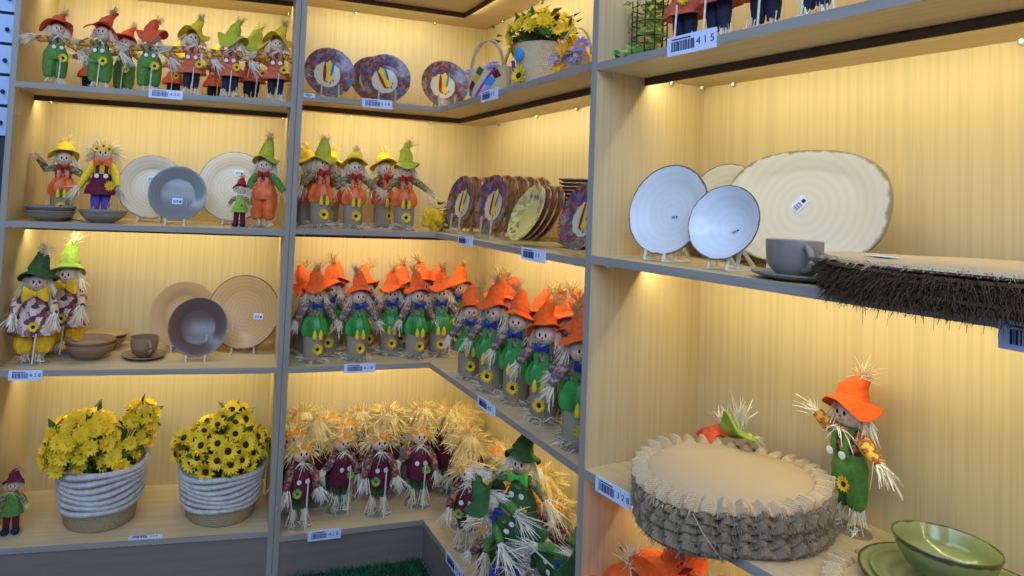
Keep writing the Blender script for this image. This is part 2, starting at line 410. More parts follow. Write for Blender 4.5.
def bow(mb, c, s, mi=0):
    x, y, z = c
    for g in (-1, 1):
        vs = []
        for k, (q, hz, hy) in enumerate(((.08, .18, .12), (.5, .42, .26), (.85, .62, .30), (1, .58, .12))):
            vs += [(x + g * s * q, y - s * hy, z + s * hz), (x + g * s * q, y - s * hy * 1.5, z), (x + g * s * q, y - s * hy, z - s * hz), (x + g * s * q, y + s * .1, z)]
        fs = [(4 * k + i, 4 * k + (i + 1) % 4, 4 * k + 4 + (i + 1) % 4, 4 * k + 4 + i) for k in range(3) for i in range(4)] + [(12, 13, 14, 15), (0, 3, 2, 1)]
        mb.add(vs, fs, mi)
    mb.ball((x, y - s * .2, z), (s * .2, s * .2, s * .24), 8, 6, mi)
def wavy(k, amp, ph=0, k2=3, a2=.0):
    return lambda a, r, z: (r * (1 + amp * math.sin(k * a + ph)), z + a2 * math.sin(k2 * a + ph * 1.7))
def slim(r, k):
    for c in kids(r):
        if c.name.split('.')[0] in ('overalls', 'leg'): c.scale = (k, k, 1)
def make_doll(o, seed=1):
    """o: dict of choices.  returns the root Empty"""
    rng = random.Random(seed)
    r = empty('scarecrow_doll')
    kind = o['kind']; straw = o.get('straw', RAFFIA); hy = -.012
    hz = o.get('head_z', .665); hr = o.get('head_r', .079)
    # base and legs
    if kind == 'pot':
        m = MB(); m.lathe([(0, 0), (.13, 0), (.13, .012), (0, .016)], 20); m.build('base', SACK, r)
        m = MB()
        for i in range(20):
            a = 2 * PI * i / 20
            m.straw((.085 * math.cos(a), .085 * math.sin(a), .025), (math.cos(a), math.sin(a), .35), .10, .5, 9, .008, rng, .35, .014)
        m.build('straw_ring', straw, r)
        m = MB(); f = lambda a, q, z: (q * (1 + .06 * math.cos(4 * a) + .015 * math.sin(9 * a)), z)
        m.lathe([(0, .02), (.093, .02), (.104, .08), (.106, .2), (.108, .275), (.098, .28), (.09, .26), (0, .26)], 24, fn=f); m.build('burlap_pocket', SACK, r)
        m = MB(); sunflower(m, (.005, -.112, .145), (0, -1, .05), .062, rng); m.build('sunflower', [o.get('petal', PETAL), SEED], r)
        for x in (-.032, .032):
            m = MB(); m.lathe([(0, 0), (.017, .01), (.022, .04), (.014, .085), (0, .11)], 8, (x, -.122, .235)); m.build('corn_cob', YELLOW, r)
        if o.get('leaf'):
            m = MB(); m.lathe([(0, 0), (.012, .02), (.016, .07), (0, .13)], 6, (0, -.118, .24)); m.build('corn_leaf', LEAF, r)
        m = MB(); f = lambda a, q, z: (q * (1 + .07 * math.sin(9 * a + 2) + .04 * math.sin(17 * a)), z)
        m.lathe([(.088, .262), (.122, .268), (.138, .31), (.132, .37), (.108, .42), (.09, .45), (.07, .465), (0, .465)], 44, fn=f, sy=.84); m.build('overalls', o['cloth'], r)
    else:
        m = MB()
        if kind == 'mini':
            m.box((-.15, -.1, 0), (.15, .1, .025))
        else:
            m.lathe([(0, 0), (.13, 0), (.125, .012), (0, .014)], 16, sy=.75)
        m.build('base', mat('base_board', (.38, .33, .27), rough=.8) if kind == 'mini' else SACK, r)
        ft, lt = o.get('foot', (.0, .10)), o.get('leg_top', .32)
        for g in (-1, 1):
            x = g * .055
            if kind == 'mini':
                m = MB(); m.ball((x * 1.25, -.05, .062), (.06, .10, .045)); m.ball((x * 1.2, .0, .085), (.05, .05, .05)); m.build('boot', NAVY, r)
                m = MB(); m.tube([(x * 1.2, 0, .1), (x * 1.1, 0, .2), (x, 0, .36)], [.045, .05, .055], 10); m.build('leg', o['legs'], r)
            else:
                m = MB(); m.straw((x, -.01, ft[1] + .02), (g * .1, -.12, -1), ft[1] + .02, .16, 26, .009, rng, 0, .016)
                m.straw((x, -.02, .025), (g * .5, -.8, .1), .07, .5, 26, .008, rng, .1, .02); m.build('straw_foot', straw, r)
                m = MB()
                if kind == 'patch':
                    f = lambda a, q, z: (q * (1 + .06 * math.sin(8 * a)), z)
                    m.lathe([(.03, .085), (.06, .10), (.082, .16), (.08, .22), (.06, .29), (0, .30)], 18, (g * .075, 0, 0), fn=f)
                elif kind == 'overall':
                    f = lambda a, q, z: (q * (1 + .05 * math.sin(7 * a + g)), z)
                    m.lathe([(.03, ft[1] - .01), (.058, ft[1] + .01), (.072, .18), (.078, .27), (.07, .38), (0, .39)], 18, (x * 1.15, 0, 0), fn=f)
                else:
                    m.tube([(x * .85, 0, ft[1]), (x * .85, 0, (ft[1] + lt) / 2), (x * .8, 0, lt)], [.036, .05, .05], 10)
                m.build('leg', o['legs'], r)
        m = MB()
        if kind in ('dress', 'patch', 'mini'):
            bz, bw = {'dress': (.27, .165), 'patch': (.26, .20), 'mini': (.30, .155)}[kind]
            top = {'dress': .50, 'patch': .60, 'mini': .62}[kind]
            f = lambda a, q, z: (q * (1 + (.07 * math.sin(7 * a + 1)) * max(0, (top - z) / (top - bz))), z)
            m.lathe([(0, bz + .03), (bw * .8, bz + .02), (bw, bz), (bw * .88, bz + .08), (bw * .66, (bz + top) / 2), (.085, top - .03), (.07, top), (0, top + .01)], 30, fn=f, sy=.8)
            m.build('dress', o['cloth'], r)
        else:
            f = lambda a, q, z: (q * (1 + .045 * math.sin(8 * a + 1)), z)
            if kind == 'maroon':
                m.lathe([(.06, .27), (.125, .275), (.14, .33), (.13, .42), (.105, .50), (.08, .555), (0, .56)], 28, fn=f, sy=.8)
            else:
                m.lathe([(.06, .30), (.125, .31), (.14, .36), (.12, .42), (.095, .47), (.082, .5), (0, .5)], 28, fn=f, sy=.8)
            m.build('overalls', o['cloth'], r)
        if kind in ('overall', 'dress', 'maroon', 'patch') and not o.get('nostick'):
            m = MB(); m.tube([(.02, -.15, .03), (.035, -.145, o.get('stick', .33))], .007, 6); m.build('stick', STICK, r)
        if o.get('flower'):
            x, z, q = o['flower']
            m = MB(); sunflower(m, (x, -.115 if kind not in ('dress', 'patch') else -.145, z), (0, -1, .1), q, rng); m.build('sunflower', [o.get('petal', PETAL), o.get('seed', SEED)], r)
    # chest, straps, buttons
    m = MB(); m.lathe([(0, .44), (.075, .45), (.088, .50), (.08, .56), (.05, .60), (.03, .615), (0, .62)], 20, sy=.8); m.build('shirt', o['shirt'], r)
    if kind in ('pot', 'overall', 'dress', 'maroon') and o.get('straps', True):
        for g in (-1, 1):
            m = MB(); x = g * .042
            for k, (z0, y0) in enumerate(((.44, -.078), (.50, -.083), (.56, -.072), (.60, -.04), (.61, 0))):
                m.v += [Vector((x - .017, y0, z0)), Vector((x + .017, y0, z0)), Vector((x + .017, y0 + .012, z0)), Vector((x - .017, y0 + .012, z0))]
                if k:
                    b = 4 * (k - 1)
                    for i in range(4): m.f.append([b + i, b + (i + 1) % 4, b + 4 + (i + 1) % 4, b + 4 + i]); m.m.append(0)
            m.build('strap', o.get('strap', o['cloth']), r)
            if o.get('buttons'):
                m = MB(); m.T = Matrix.Translation((x, -.098 if kind != 'dress' else -.094, .455)) @ Matrix.Rotation(PI / 2, 4, 'X')
                m.lathe([(0, 0), (.021, 0), (.023, .006), (.013, .009), (0, .007)], 14); m.build('button', BUTTON, r)
    # arms
    for g, (ex, ey, ez), (wx, wy, wz) in ((-1, *o.get('armL', ((-.15, -.02, .50), (-.20, -.03, .42)))), (1, *o.get('armR', ((.15, -.02, .50), (.20, -.03, .42))))):
        m = MB(); m.tube([(g * .055, 0, .575), (g * .085, 0, .56), (ex, ey, ez), (wx, wy, wz)], [.03, .04, .042, .032], 10); m.build('sleeve', o['shirt'] if not o.get('sleeve') else o['sleeve'], r)
        d = Vector((wx - ex, wy - ey, wz - ez)); m = MB(); m.straw((wx, wy, wz), d, o.get('hand', .13), .30, 46, .009, rng, .2, .012); m.build('straw_hand', straw, r)
    # neck wear
    if o.get('bow'):
        m = MB(); bow(m, (0, -.078, hz - .086), o.get('bow_s', .06)); m.build('bow_tie', o['bow'], r)
    elif o.get('collar', True):
        m = MB(); m.straw((0, -.075, hz - .075), (1, -.2, -.2), .11, .25, 9, .007, rng, .5, .01); m.straw((0, -.075, hz - .075), (-1, -.2, -.2), .11, .25, 9, .007, rng, .5, .01); m.build('raffia_bow', straw, r)
    # head with its face
    m = MB(); m.ball((0, 0, hz), (hr, hr * .95, hr * 1.02), 20, 12); h = m.build('head', SKIN, r)
    for g in (-1, 1):
        m = MB(); m.ball((g * hr * .30, -hr * .90, hz + hr * .14), (hr * .11, hr * .07, hr * .19), 8, 6); m.build('eye', EYE, h)
        m = MB(); m.ball((g * hr * .52, -hr * .72, hz - hr * .22), (hr * .2, hr * .1, hr * .17), 8, 6); m.build('cheek', BLUSH, h)
    m = MB(); m.ball((0, -hr * .95, hz - hr * .12), (hr * .1, hr * .1, hr * .1), 8, 6); m.build('nose', NOSE, h)
    m = MB(); m.tube([(hr * .42 * math.sin(t), -hr * (.97 - .22 * abs(math.sin(t))) , hz - hr * (.42 - .16 * t * t)) for t in (-1, -.6, -.2, .2, .6, 1)], hr * .03, 5); m.build('mouth', EYE, h)
    # hair
    if o.get('hair', 'braids') == 'braids':
        for g in (-1, 1):
            m = MB(); m.straw((g * hr * 1.02, .01, hz + hr * .45), (g * .38, -.12, -1), o.get('hair_l', .18), .16, 30, .009, rng, .1, .010); m.build('hair', o.get('hairm', straw), r)
    else:
        m = MB(); hm = o.get('hairm', straw)
        for i in range(13):
            a = PI * (i / 12) ; m.straw((hr * .8 * math.cos(a), .01, hz + hr * .75 * math.sin(a)), (math.cos(a), rng.uniform(-.2, .3), math.sin(a) * .9 + .1), .15, .35, 13, .009, rng, .35, .012)
        m.straw((0, .05, hz), (0, .6, -.8), .2, .5, 40, .01, rng, .2, .03)
        for k in range(11):
            az = PI * (.05 + .9 * k / 10); el = (.35, .75, 1.15)[k % 3]
            n = Vector((math.cos(az) * math.cos(el), math.sin(az) * math.cos(el), math.sin(el)))
            m.straw(n * hr * .98 + Vector((0, 0, hz)), (n.x * .7, n.y * .7, -.75), .17, .22, 15, .011, rng, .1, .012)
        m.build('hair', hm, r)
        for x, z in ((-.062, .045), (.055, .05), (0, .075)):
            m = MB(); sunflower(m, (x, -.055, hz + z), (x * 3, -1, .5), .04, rng, 8); m.build('hair_flower', [o.get('hpetal', PETALO), o.get('hseed', PETALO)], r)
    # hat
    if o.get('hat'):
        br = o.get('brim', .145); tz = hz + hr * .70; ph = rng.uniform(0, 6); th = o.get('hat_h', .20); lean = o.get('lean', .02)
        m = MB(); m.T = Matrix.Translation((0, 0, tz)) @ Matrix.Rotation(o.get('hat_tilt', -.26), 4, 'X') @ Matrix.Rotation(o.get('hat_roll', 0), 4, 'Y')
        fl = o.get('flop', .022)
        def f(a, q, z):
            k = max(0, (q - .08) / (br - .08)) if z < .035 else 0
            return (q * (1 + .05 * k * math.sin(3 * a + ph)), z + k * (fl * math.sin(2 * a + ph) + fl * .7 * math.sin(3 * a + ph * 2) - o.get('droop', .01) * k))
        m.lathe([(.078, .03), (.1, .014), (br * .85, .004), (br, -.004), (br * .995, .004), (br * .8, .014), (.092, .03), (.078, .05)], 40, fn=f)
        o0 = len(m.v)
        m.lathe([(.086, .03), (.083, .06), (.074, .06 + th * .3), (.058, .06 + th * .6), (.036, .06 + th * .88), (.028, .06 + th), (0, .064 + th)], 26,
                fn=lambda a, q, z: (q * (1 + .05 * math.sin(5 * a + z * 30)), z))
        for i in range(o0, len(m.v)):
            z = m.v[i].z - tz; q = m.v[i]
            if z > .05: q.x += .010 * math.sin(z * 55 + ph) ; q.y += .008 * math.sin(z * 47 + 2 * ph)
            if z > .06: m.v[i].x += lean * ((z - .06) / th) ** 2 ; m.v[i].y += .02 * ((z - .06) / th)
        top = Vector((lean, .02 * 1, 0)) + Vector((0, 0, tz + .06 + th))
        m.build('hat', o['hat'], r)
        m = MB(); m.straw(top - Vector((0, -.01, .03)), (lean * 6, .1, 1), .13, .55, 56, .006, rng, .15, .012); m.build('hat_straw', o.get('tip', RAFFIAB), r)
    return r

F_ = dict(kind='pot', cloth=SATIN, shirt=PLAIDB, bow=BLUE, hat=ORANGE, brim=.15, hat_h=.17, hairm=RAFFIA)
E_ = dict(kind='pot', cloth=ORSATIN, shirt=PLAIDR, sleeve=PLAIDG, bow=REDC, hat=YELLOW, brim=.15, hat_h=.15, leaf=True, hairm=RAFFIA, straw=RAFFIA,
          armL=((-.15, -.02, .52), (-.22, -.04, .43)), armR=((.16, -.02, .52), (.25, -.03, .46)))
A_ = dict(kind='overall', cloth=GREEN, legs=GREEN, shirt=PLAIDR, sleeve=PLAIDY, buttons=True, hat=RUST, brim=.185, hat_h=.12, flower=(.06, .33, .06), straw=RAFFIAW, hat_roll=.12,
          armL=((-.17, -.03, .54), (-.24, -.05, .54)), armR=((.16, -.03, .53), (.23, -.05, .46)), hand=.19, flop=.05, droop=.03, lean=.06, head_z=.68)
Y_ = dict(A_, kind='dress', cloth=SKIRT, legs=NAVY, hat=YELLOW, hat_h=.16, flower=(.09, .37, .055))
H_ = dict(kind='maroon', cloth=MAROON, legs=DKGREEN, shirt=PLAIDR, buttons=True, hair='mop', hairm=RAFFIAY, straw=RAFFIAW, foot=(0, .17), leg_top=.31, flower=(-.06, .36, .05), seed=LEAF, petal=PALEGREEN,
          armL=((-.13, -.04, .49), (-.16, -.08, .38)), armR=((.13, -.04, .49), (.16, -.08, .38)), head_z=.69, head_r=.086, stick=.5)
C_ = dict(kind='patch', cloth=PATCH, legs=GOLD, shirt=PATCH, bow=GOLD, bow_s=.105, hat=DKGREEN, brim=.165, hat_h=.17, flower=(.01, .335, .05), straw=RAFFIAW, tip=RAFFIA, droop=.025, flop=.01, hat_tilt=-.36,
          armL=((-.15, -.06, .50), (-.15, -.12, .44)), armR=((.15, -.06, .50), (.16, -.12, .44)), hand=.15, head_z=.69, head_r=.078, stick=.28)
M_ = dict(kind='mini', cloth=GREEN, legs=MAROON, shirt=PLAIDG, hat=REDC, brim=.15, hat_h=.12, head_z=.72, head_r=.085, flower=None, straw=RAFFIA, straps=False, hand=.06, flop=.03,
          armL=((-.15, -.02, .52), (-.19, -.04, .44)), armR=((.15, -.02, .52), (.19, -.04, .44)), hair_l=.1)

DOLLS = {}
def doll_proto(key, o, seed):
    r = make_doll(o, seed); DOLLS[key] = [r, False]
doll_proto('f', F_, 1); doll_proto('f2', dict(F_, hat_roll=.12, lean=-.03), 2); doll_proto('f3', dict(F_, hat_roll=-.2, hat_tilt=-.3, lean=.06, flop=.04), 3)
doll_proto('e', dict(E_, hat=LIME, hat_tilt=.05), 4); doll_proto('e2', dict(E_, hat_tilt=-.35, hat_h=.10, brim=.17, tip=RAFFIAY), 5); doll_proto('e3', dict(E_, hat=LIME, hat_h=.2, hat_roll=-.1, hat_tilt=-.05), 6)
doll_proto('a', A_, 7); doll_proto('a2', dict(A_, hat_roll=.25, lean=.08, hat_h=.16), 8); doll_proto('a3', dict(A_, hat_roll=-.1, hat_tilt=.12), 9)
doll_proto('y', Y_, 10); doll_proto('y2', dict(Y_, hat=LIME, hat_tilt=.15), 11)
doll_proto('h', H_, 12); doll_proto('h2', dict(H_, flower=(.05, .40, .05), armL=((-.14, -.02, .5), (-.2, -.03, .45))), 13)
doll_proto('c', C_, 14); doll_proto('c2', dict(C_, hat=PALEGREEN, hat_h=.2, brim=.15, hat_roll=-.1), 15)
doll_proto('m', dict(M_, hat=MAROON, flower=None), 16); doll_proto('m2', dict(M_, cloth=PALEGREEN, flower=(.05, .42, .06), petal=PALEGREEN), 17)
doll_proto('b', dict(E_, hat_tilt=-.3, hat_h=.10, brim=.16, tip=RAFFIAY, armL=((-.17, -.03, .55), (-.25, -.04, .66))), 18)
doll_proto('b2', dict(Y_, cloth=MAROON, legs=PURPLE, hat=None, hair='mop', hairm=RAFFIA, shirt=GOLD, sleeve=YELLOW, bow=ORSATIN, bow_s=.08, strap=MAROON, hpetal=PETAL, hseed=SEED, flower=(.09, .36, .055), petal=GOLD, seed=GOLD, nostick=True, straw=RAFFIA,
                      armL=((-.13, -.03, .48), (-.2, -.06, .34)), armR=((.13, -.03, .46), (.15, -.05, .36))), 19)
doll_proto('t', dict(E_, kind='overall', legs=ORSATIN, hat=LIME, hat_h=.2, buttons=False, nostick=True, sleeve=GREEN, straw=RAFFIA, hairm=RAFFIA, flower=None, armL=((-.13, -.04, .5), (-.14, -.09, .42)), armR=((.14, -.02, .5), (.22, -.04, .40))), 20)
doll_proto('r', dict(A_, hat=ORANGE, hat_h=.15, brim=.15, hat_roll=-.12, tip=RAFFIA, lean=.05, hat_tilt=-.32, hand=.13, flop=.035, flower=(.07, .30, .05), foot=(0, .14), straw=RAFFIAW, armL=((-.13, -.03, .58), (-.19, -.05, .63)), armR=((.14, -.03, .53), (.24, -.05, .48)), hairm=RAFFIAW), 21)
doll_proto('g', dict(A_, hand=.24, cloth=DKGREEN, legs=DKGREEN, hat=DKGREEN, bow=BOWGREEN, bow_s=.085, shirt=PLAIDG, sleeve=PLAIDG, tip=RAFFIA, hat_h=.17, brim=.15, hat_tilt=-.5, hat_roll=0, flop=.02, head_r=.088), 22)
doll_proto('g2', dict(A_, hand=.26, foot=(0, .18), cloth=DKGREEN, legs=DKGREEN, hat=DKGREEN, bow=BLUE, shirt=PLAIDG, sleeve=GREEN, tip=RAFFIAW, hat_h=.12, brim=.2, flower=None, armL=((-.14, -.06, .50), (-.15, -.12, .44)), armR=((.14, -.06, .52), (.17, -.12, .48))), 24)
doll_proto('o2', dict(A_, hand=.26, foot=(0, .2), cloth=MAROON, legs=DKGREEN, hat=DKGREEN, shirt=PLAIDG, sleeve=BLUE, flower=None, armL=((-.13, -.06, .46), (-.14, -.10, .36)), armR=((.13, -.06, .46), (.14, -.12, .38))), 25)
doll_proto('o', dict(A_, cloth=MAROON, legs=MAROON, hat=ORANGE, shirt=PLAIDR, sleeve=PLAIDB, hand=.24, straw=RAFFIAW, tip=RAFFIA, hat_h=.15), 23)
index_children()
slim(DOLLS['r'][0], .74); slim(DOLLS['h'][0], .9); slim(DOLLS['h2'][0], .9)
def doll(key, u, a, d, lev, h, label, turn=0, group=None, dz=0, tilt=None):
    p = DOLLS[key]
    r = copy_tree(p[0]) if p[1] else p[0]
    p[1] = True
    r.location = spot(u, a, d, lev, dz); r.rotation_euler = (0, 0, face(u) + math.radians(turn)); r.scale = (h, h, h)
    if tilt: r.rotation_euler = Euler(tilt, 'XYZ')
    tag(r, label, 'scarecrow doll', group)
    return r
# upper left shelf: three green ones, three in rust skirts, their neighbours behind
G1 = 'scarecrows on the upper left shelf'
doll('a', 'L', -.893, .045, 1, 0.313, 'leftmost green-overalled scarecrow with rust hat on the upper left shelf', 24, G1)
doll('a2', 'L', -.743, .09, 1, 0.334, 'second green-overalled scarecrow with peaked rust hat on the upper left shelf', -5, G1)
doll('a', 'L', -.675, .20, 1, 0.318, 'green-overalled scarecrow half hidden behind the second front one, upper left', -10, G1)
doll('a3', 'L', -.560, .09, 1, 0.329, 'third green-overalled scarecrow, rust hat over its eyes, left of the price label', 6, G1)
doll('y', 'L', -.398, .09, 1, 0.345, 'scarecrow in rust skirt and yellow hat just right of the upper left price label', 0, G1)
doll('y2', 'L', -.245, .09, 1, 0.345, 'middle rust-skirted scarecrow with yellow-green hat hiding its eyes', -8, G1)
doll('y2', 'L', -.160, .21, 1, 0.366, 'rust-skirted scarecrow peeping out between the two right ones, upper left', 10, G1)
doll('y', 'L', -.062, .085, 1, 0.355, 'rightmost rust-skirted scarecrow in yellow hat beside the left divider', -4, G1)
for i, (a, t) in enumerate(((-.83, 20), (-.49, -15), (-.32, 10))):
    doll('y', 'L', a, .30, 1, 0.297, 'rust-skirted scarecrow hidden in the ' + ('left', 'middle', 'right')[i] + ' of the back row, upper left', t, 'back row on the upper left shelf')
# second left shelf
doll('b', 'L', -.888, .235, 2, .37, 'yellow-hatted scarecrow with red bow standing behind the two stacked grey bowls', 10)
doll('b2', 'L', -.737, .22, 2, .405, 'doll with yellow flowers in its hair, maroon dress and purple legs behind a bowl', 6)
doll('m2', 'L', -.178, .07, 2, .215, 'small red-hatted doll in light green smock before the big beige plate', -8)
doll('t', 'L', -.085, .09, 2, .385, 'scarecrow with tall yellow-green hat and orange overalls by the left divider', -14)
# third left shelf
doll('c', 'L', -.915, .10, 3, .445, 'large scarecrow with dark green hat and orange bow on the left shelf', 6)
doll('c2', 'L', -.845, .24, 3, .46, 'large scarecrow with light green hat behind the dark green hatted one', -4)
doll('m', 'L', -.95, .10, 4, .25, 'small dark red hatted doll in green dress left of the flower baskets', 8)
# second shelf of the corner unit
G2 = 'orange-overalled scarecrows on the middle shelf'
doll('e', 'M', -.478, .12, 2, .40, 'left orange-overalled scarecrow with drooping yellow-green hat beside the divider', 5, G2)
doll('e2', 'M', -.335, .13, 2, .385, 'middle orange-overalled scarecrow with wide bright yellow hat', 0, G2)
doll('e3', 'M', -.105, .13, 2, .39, 'right orange-overalled scarecrow with tall yellow-green hat near the yellow flowers', -10, G2)
doll('e2', 'M', -.515, .27, 2, .39, 'yellow-hatted scarecrow mostly hidden behind the left one, middle shelf', 60, 'back row on the middle shelf')
doll('e2', 'M', -.41, .28, 2, .39, 'yellow-hatted scarecrow in the gap behind the left and middle ones', -15, 'back row on the middle shelf')
doll('e2', 'M', -.16, .29, 2, .40, 'yellow-hatted scarecrow standing behind the tall-hatted right one', 20, 'back row on the middle shelf')
# third shelf of the corner unit
G3 = 'orange-hatted scarecrows in front on the corner shelf'
for k, u, a, d, h, t, lab in (
        ('f', 'M', -.482, .10, 0.404, 6, 'first orange-hatted scarecrow from the divider, blue bow, on the corner shelf'),
        ('f2', 'M', -.298, .10, 0.394, 0, 'second orange-hatted scarecrow, directly above the corner shelf price label'),
        ('f', 'M', -.128, .19, 0.389, -8, 'third orange-hatted scarecrow, set back, upright pointed hat'),
        ('f2', 'M', -.035, .11, 0.394, 4, 'fourth orange-hatted scarecrow, left of the pair at the inner corner'),
        ('f', 'M', .085, .13, 0.404, -15, 'fifth orange-hatted scarecrow, right of the pair at the inner corner'),
        ('f3', 'W', 0.241, .075, 0.378, 70, 'scarecrow turned sideways showing its straw hand at the inner corner'),
        ('f', 'W', 0.407, .09, 0.420, 42, 'orange-hatted scarecrow first on the right wing, hands before its chest'),
        ('f2', 'W', 0.551, .115, 0.410, 45, 'orange-hatted scarecrow second on the right wing, half behind its neighbour'),
        ('f3', 'W', 0.739, .11, 0.404, 40, 'orange-hatted scarecrow leaning nearest the front of the right wing'),
        ('f2', 'W', .965, .085, .41, 68, 'orange-hatted scarecrow cut off by the right divider')):
    doll(k, u, a, d, 3, h, lab, t, G3)
G4 = 'back rows of orange-hatted scarecrows on the corner shelf'
n = 0
BACK = 'orange-hatted scarecrow in the crowded back rows of the corner shelf'
for u, a, d, t in (('M', -.50, .26, 60), ('M', -.40, .22, -12), ('M', -.36, .31, 0), ('M', -.22, .29, 14), ('M', -.06, .27, -10), ('M', .03, .25, 8), ('M', .12, .30, -18), ('M', .23, .28, -30),
                   ('W', 0.320, .22, 50), ('W', 0.493, .26, 42), ('W', 0.616, .24, 38), ('W', 0.701, .26, 50), ('W', 0.862, .22, 46), ('W', 0.148, .26, 55), ('W', 0.911, .12, 20)):
    doll(('f3', 'f', 'f2')[n % 3], u, a, d, 3, .40 + .014 * (n % 3), BACK, t, G4); n += 1
# bottom shelf of the corner unit
G5 = 'maroon scarecrows in front on the bottom shelf'
for k, u, a, d, h, t, lab in (
        ('h', 'M', -.515, .07, 0.420, 8, 'leftmost maroon-overalled scarecrow on the bottom shelf, beside the left divider'),
        ('h2', 'M', -.325, .17, 0.414, 14, 'second maroon-overalled scarecrow on the bottom shelf, set back from the edge'),
        ('h', 'M', -.175, .105, 0.431, 0, 'third maroon-overalled scarecrow, standing on a small grey board'),
        ('h2', 'M', .02, .145, 0.431, -8, 'fourth maroon-overalled scarecrow holding a long stick near the inner corner'),
        ('h', 'W', 0.252, .09, 0.414, 55, 'maroon-overalled scarecrow at the bend of the bottom shelf'),
        ('h2', 'W', 0.425, .135, 0.414, 60, 'maroon-overalled scarecrow partly behind the green pile of dolls')):
    doll(k, u, a, d, 4, h, lab, t, G5)
n = 0
for u, a, d, t in (('M', -.52, .21, 0), ('M', -.42, .26, 10), ('M', -.47, .35, -8), ('M', -.28, .29, 5), ('M', -.20, .36, 15), ('M', -.10, .27, -12), ('M', -.34, .38, 0), ('M', -.06, .37, 6), ('M', .08, .30, -20), ('M', .07, .38, 8), ('M', .20, .36, -30),
                   ('M', .20, .23, -35), ('M', .30, .30, -40), ('W', -0.049, .22, 50), ('W', 0.099, .17, 40), ('W', 0.172, .29, 45), ('W', 0.333, .25, 52), ('W', 0.493, .28, 40), ('W', 0.640, .24, 45)):
    t += (0, 160, 200)[n % 3]; doll(('h', 'h2')[n % 2], u, a, d, 4, .445 + .022 * (n % 3), 'maroon scarecrow with golden straw hair in the crowded back rows at the bottom', t, 'back rows of maroon scarecrows'); n += 1
# the heap on the bottom shelf beside the right divider
doll('g', 'W', .635, .10, 4, .40, 'green-hatted scarecrow with bright green bow sitting on top of the heap', 40, dz=.20)
doll('g2', 'W', .60, .06, 4, .36, 'green scarecrow with long straw hands standing in the heap below the green-bowed one', 55, dz=.02)
doll('g2', 'W', .76, .03, 4, .36, 'green scarecrow lying across the middle of the heap', 0, dz=.26, tilt=(.5, 1.25, -.9))
doll('g2', 'W', .90, .08, 4, .36, 'dark green scarecrow lying on the right end of the heap', 0, dz=.30, tilt=(.3, -1.0, -1.0))
doll('o', 'W', .855, .0, 4, .33, 'orange-hatted scarecrow upside down low in the heap', 0, dz=.24, tilt=(-.3, 2.2, -.8))
doll('o2', 'W', .73, .0, 4, .34, 'blue-sleeved scarecrow leaning at the front of the heap', 35, dz=.0)
doll('o', 'W', .545, .16, 4, .42, 'orange-hatted scarecrow standing behind the left side of the heap', 50)
doll('h2', 'W', .545, .03, 4, .30, 'maroon scarecrow with round belly leaning at the left of the heap', 50)
doll('g', 'W', .90, .17, 4, .38, 'dark green scarecrow at the back of the heap against the divider', 45, dz=.05)
# right unit
doll('r', 'R', .455, .335, 3, .365, 'scarecrow in bright orange hat raising one arm behind the green dishes', -14)
G6 = 'legs of scarecrows on the upper right shelf'
for i, (a, d) in enumerate(((.20, .09), (.31, .07), (.41, .09), (.53, .07), (.67, .08))):
    doll(('y2', 'y')[i % 2], 'R', a, d, 1, .33, '%s rust-skirted scarecrow from the divider on the upper right shelf' % ('first', 'second', 'third', 'fourth', 'fifth')[i], (5, -8, 10, -5, 0)[i], G6)
G7 = 'orange-hatted scarecrows below the right shelf'
doll('o', 'R', .175, .14, 4, .61, 'tall orange-hatted scarecrow under the right shelf beside its side panel', -25, G7)
doll('o', 'R', .07, .05, 4, .50, 'front orange-hatted scarecrow with white straw hands below the right price label', 0, G7)
doll('o', 'R', .30, .06, 4, .55, 'orange-hatted scarecrow in front below the stack of ruffled placemats', -10, G7)
doll('o', 'R', .33, .20, 4, .52, 'orange-hatted scarecrow at the back under the right shelf', 10, G7)

# ------------------------------------------------------------------ dishes
def plate_prof(R, depth=.022, th=.005, well=.62):
    return [(0, 0), (R * well * .9, 0), (R * well, .002), (R * .93, depth - th * .6), (R, depth), (R * .995, depth + th * .7), (R * .93, depth + th * .5), (R * well, th + .003), (R * well * .88, th), (0, th)]
def bowl_prof(R, H, foot=.45, th=.005):
    o = [(R * foot, 0), (R * foot * 1.03, .004), (R * .74, H * .34), (R * .90, H * .66), (R, H)]
    return [(0, .003), (R * foot * .9, .003)] + o + [(R * .985, H + .002), (R - th, H - .002), (R * .90 - th, H * .68), (R * .72 - th, H * .38), (R * foot * .8, .012), (0, .010)]
def sticker(parent, x, y, z, s=.022, n=(0, 0, 1), rot=0):
    m = MB(); m.box((-s, -s * .62, 0), (s, s * .62, .0006))
    for i in range(7):
        q = -s * .8 + i * s * .15; m.box((q, -s * .42, .0006), (q + s * (.05 + .04 * (i % 2)), s * .25, .0009), 1)
    m.box((s * .35, -s * .35, .0006), (s * .8, s * .1, .0009), 1)
    o = m.build('price_sticker', [PAPER, INK], parent, False); o.location = (x, y, z); o.rotation_euler = (0, 0, rot); return o
def lay(name, prof, mt, u, a, d, lev, label, cat, dz=0, rot=0, n=48, fn=None, sy=1, group=None):
    m = MB(); m.lathe(prof, n, fn=fn, sy=sy); o = m.build(name, mt)
    o.location = spot(u, a, d, lev, dz); o.rotation_euler = (0, 0, face(u) + rot); return tag(o, label, cat, group)
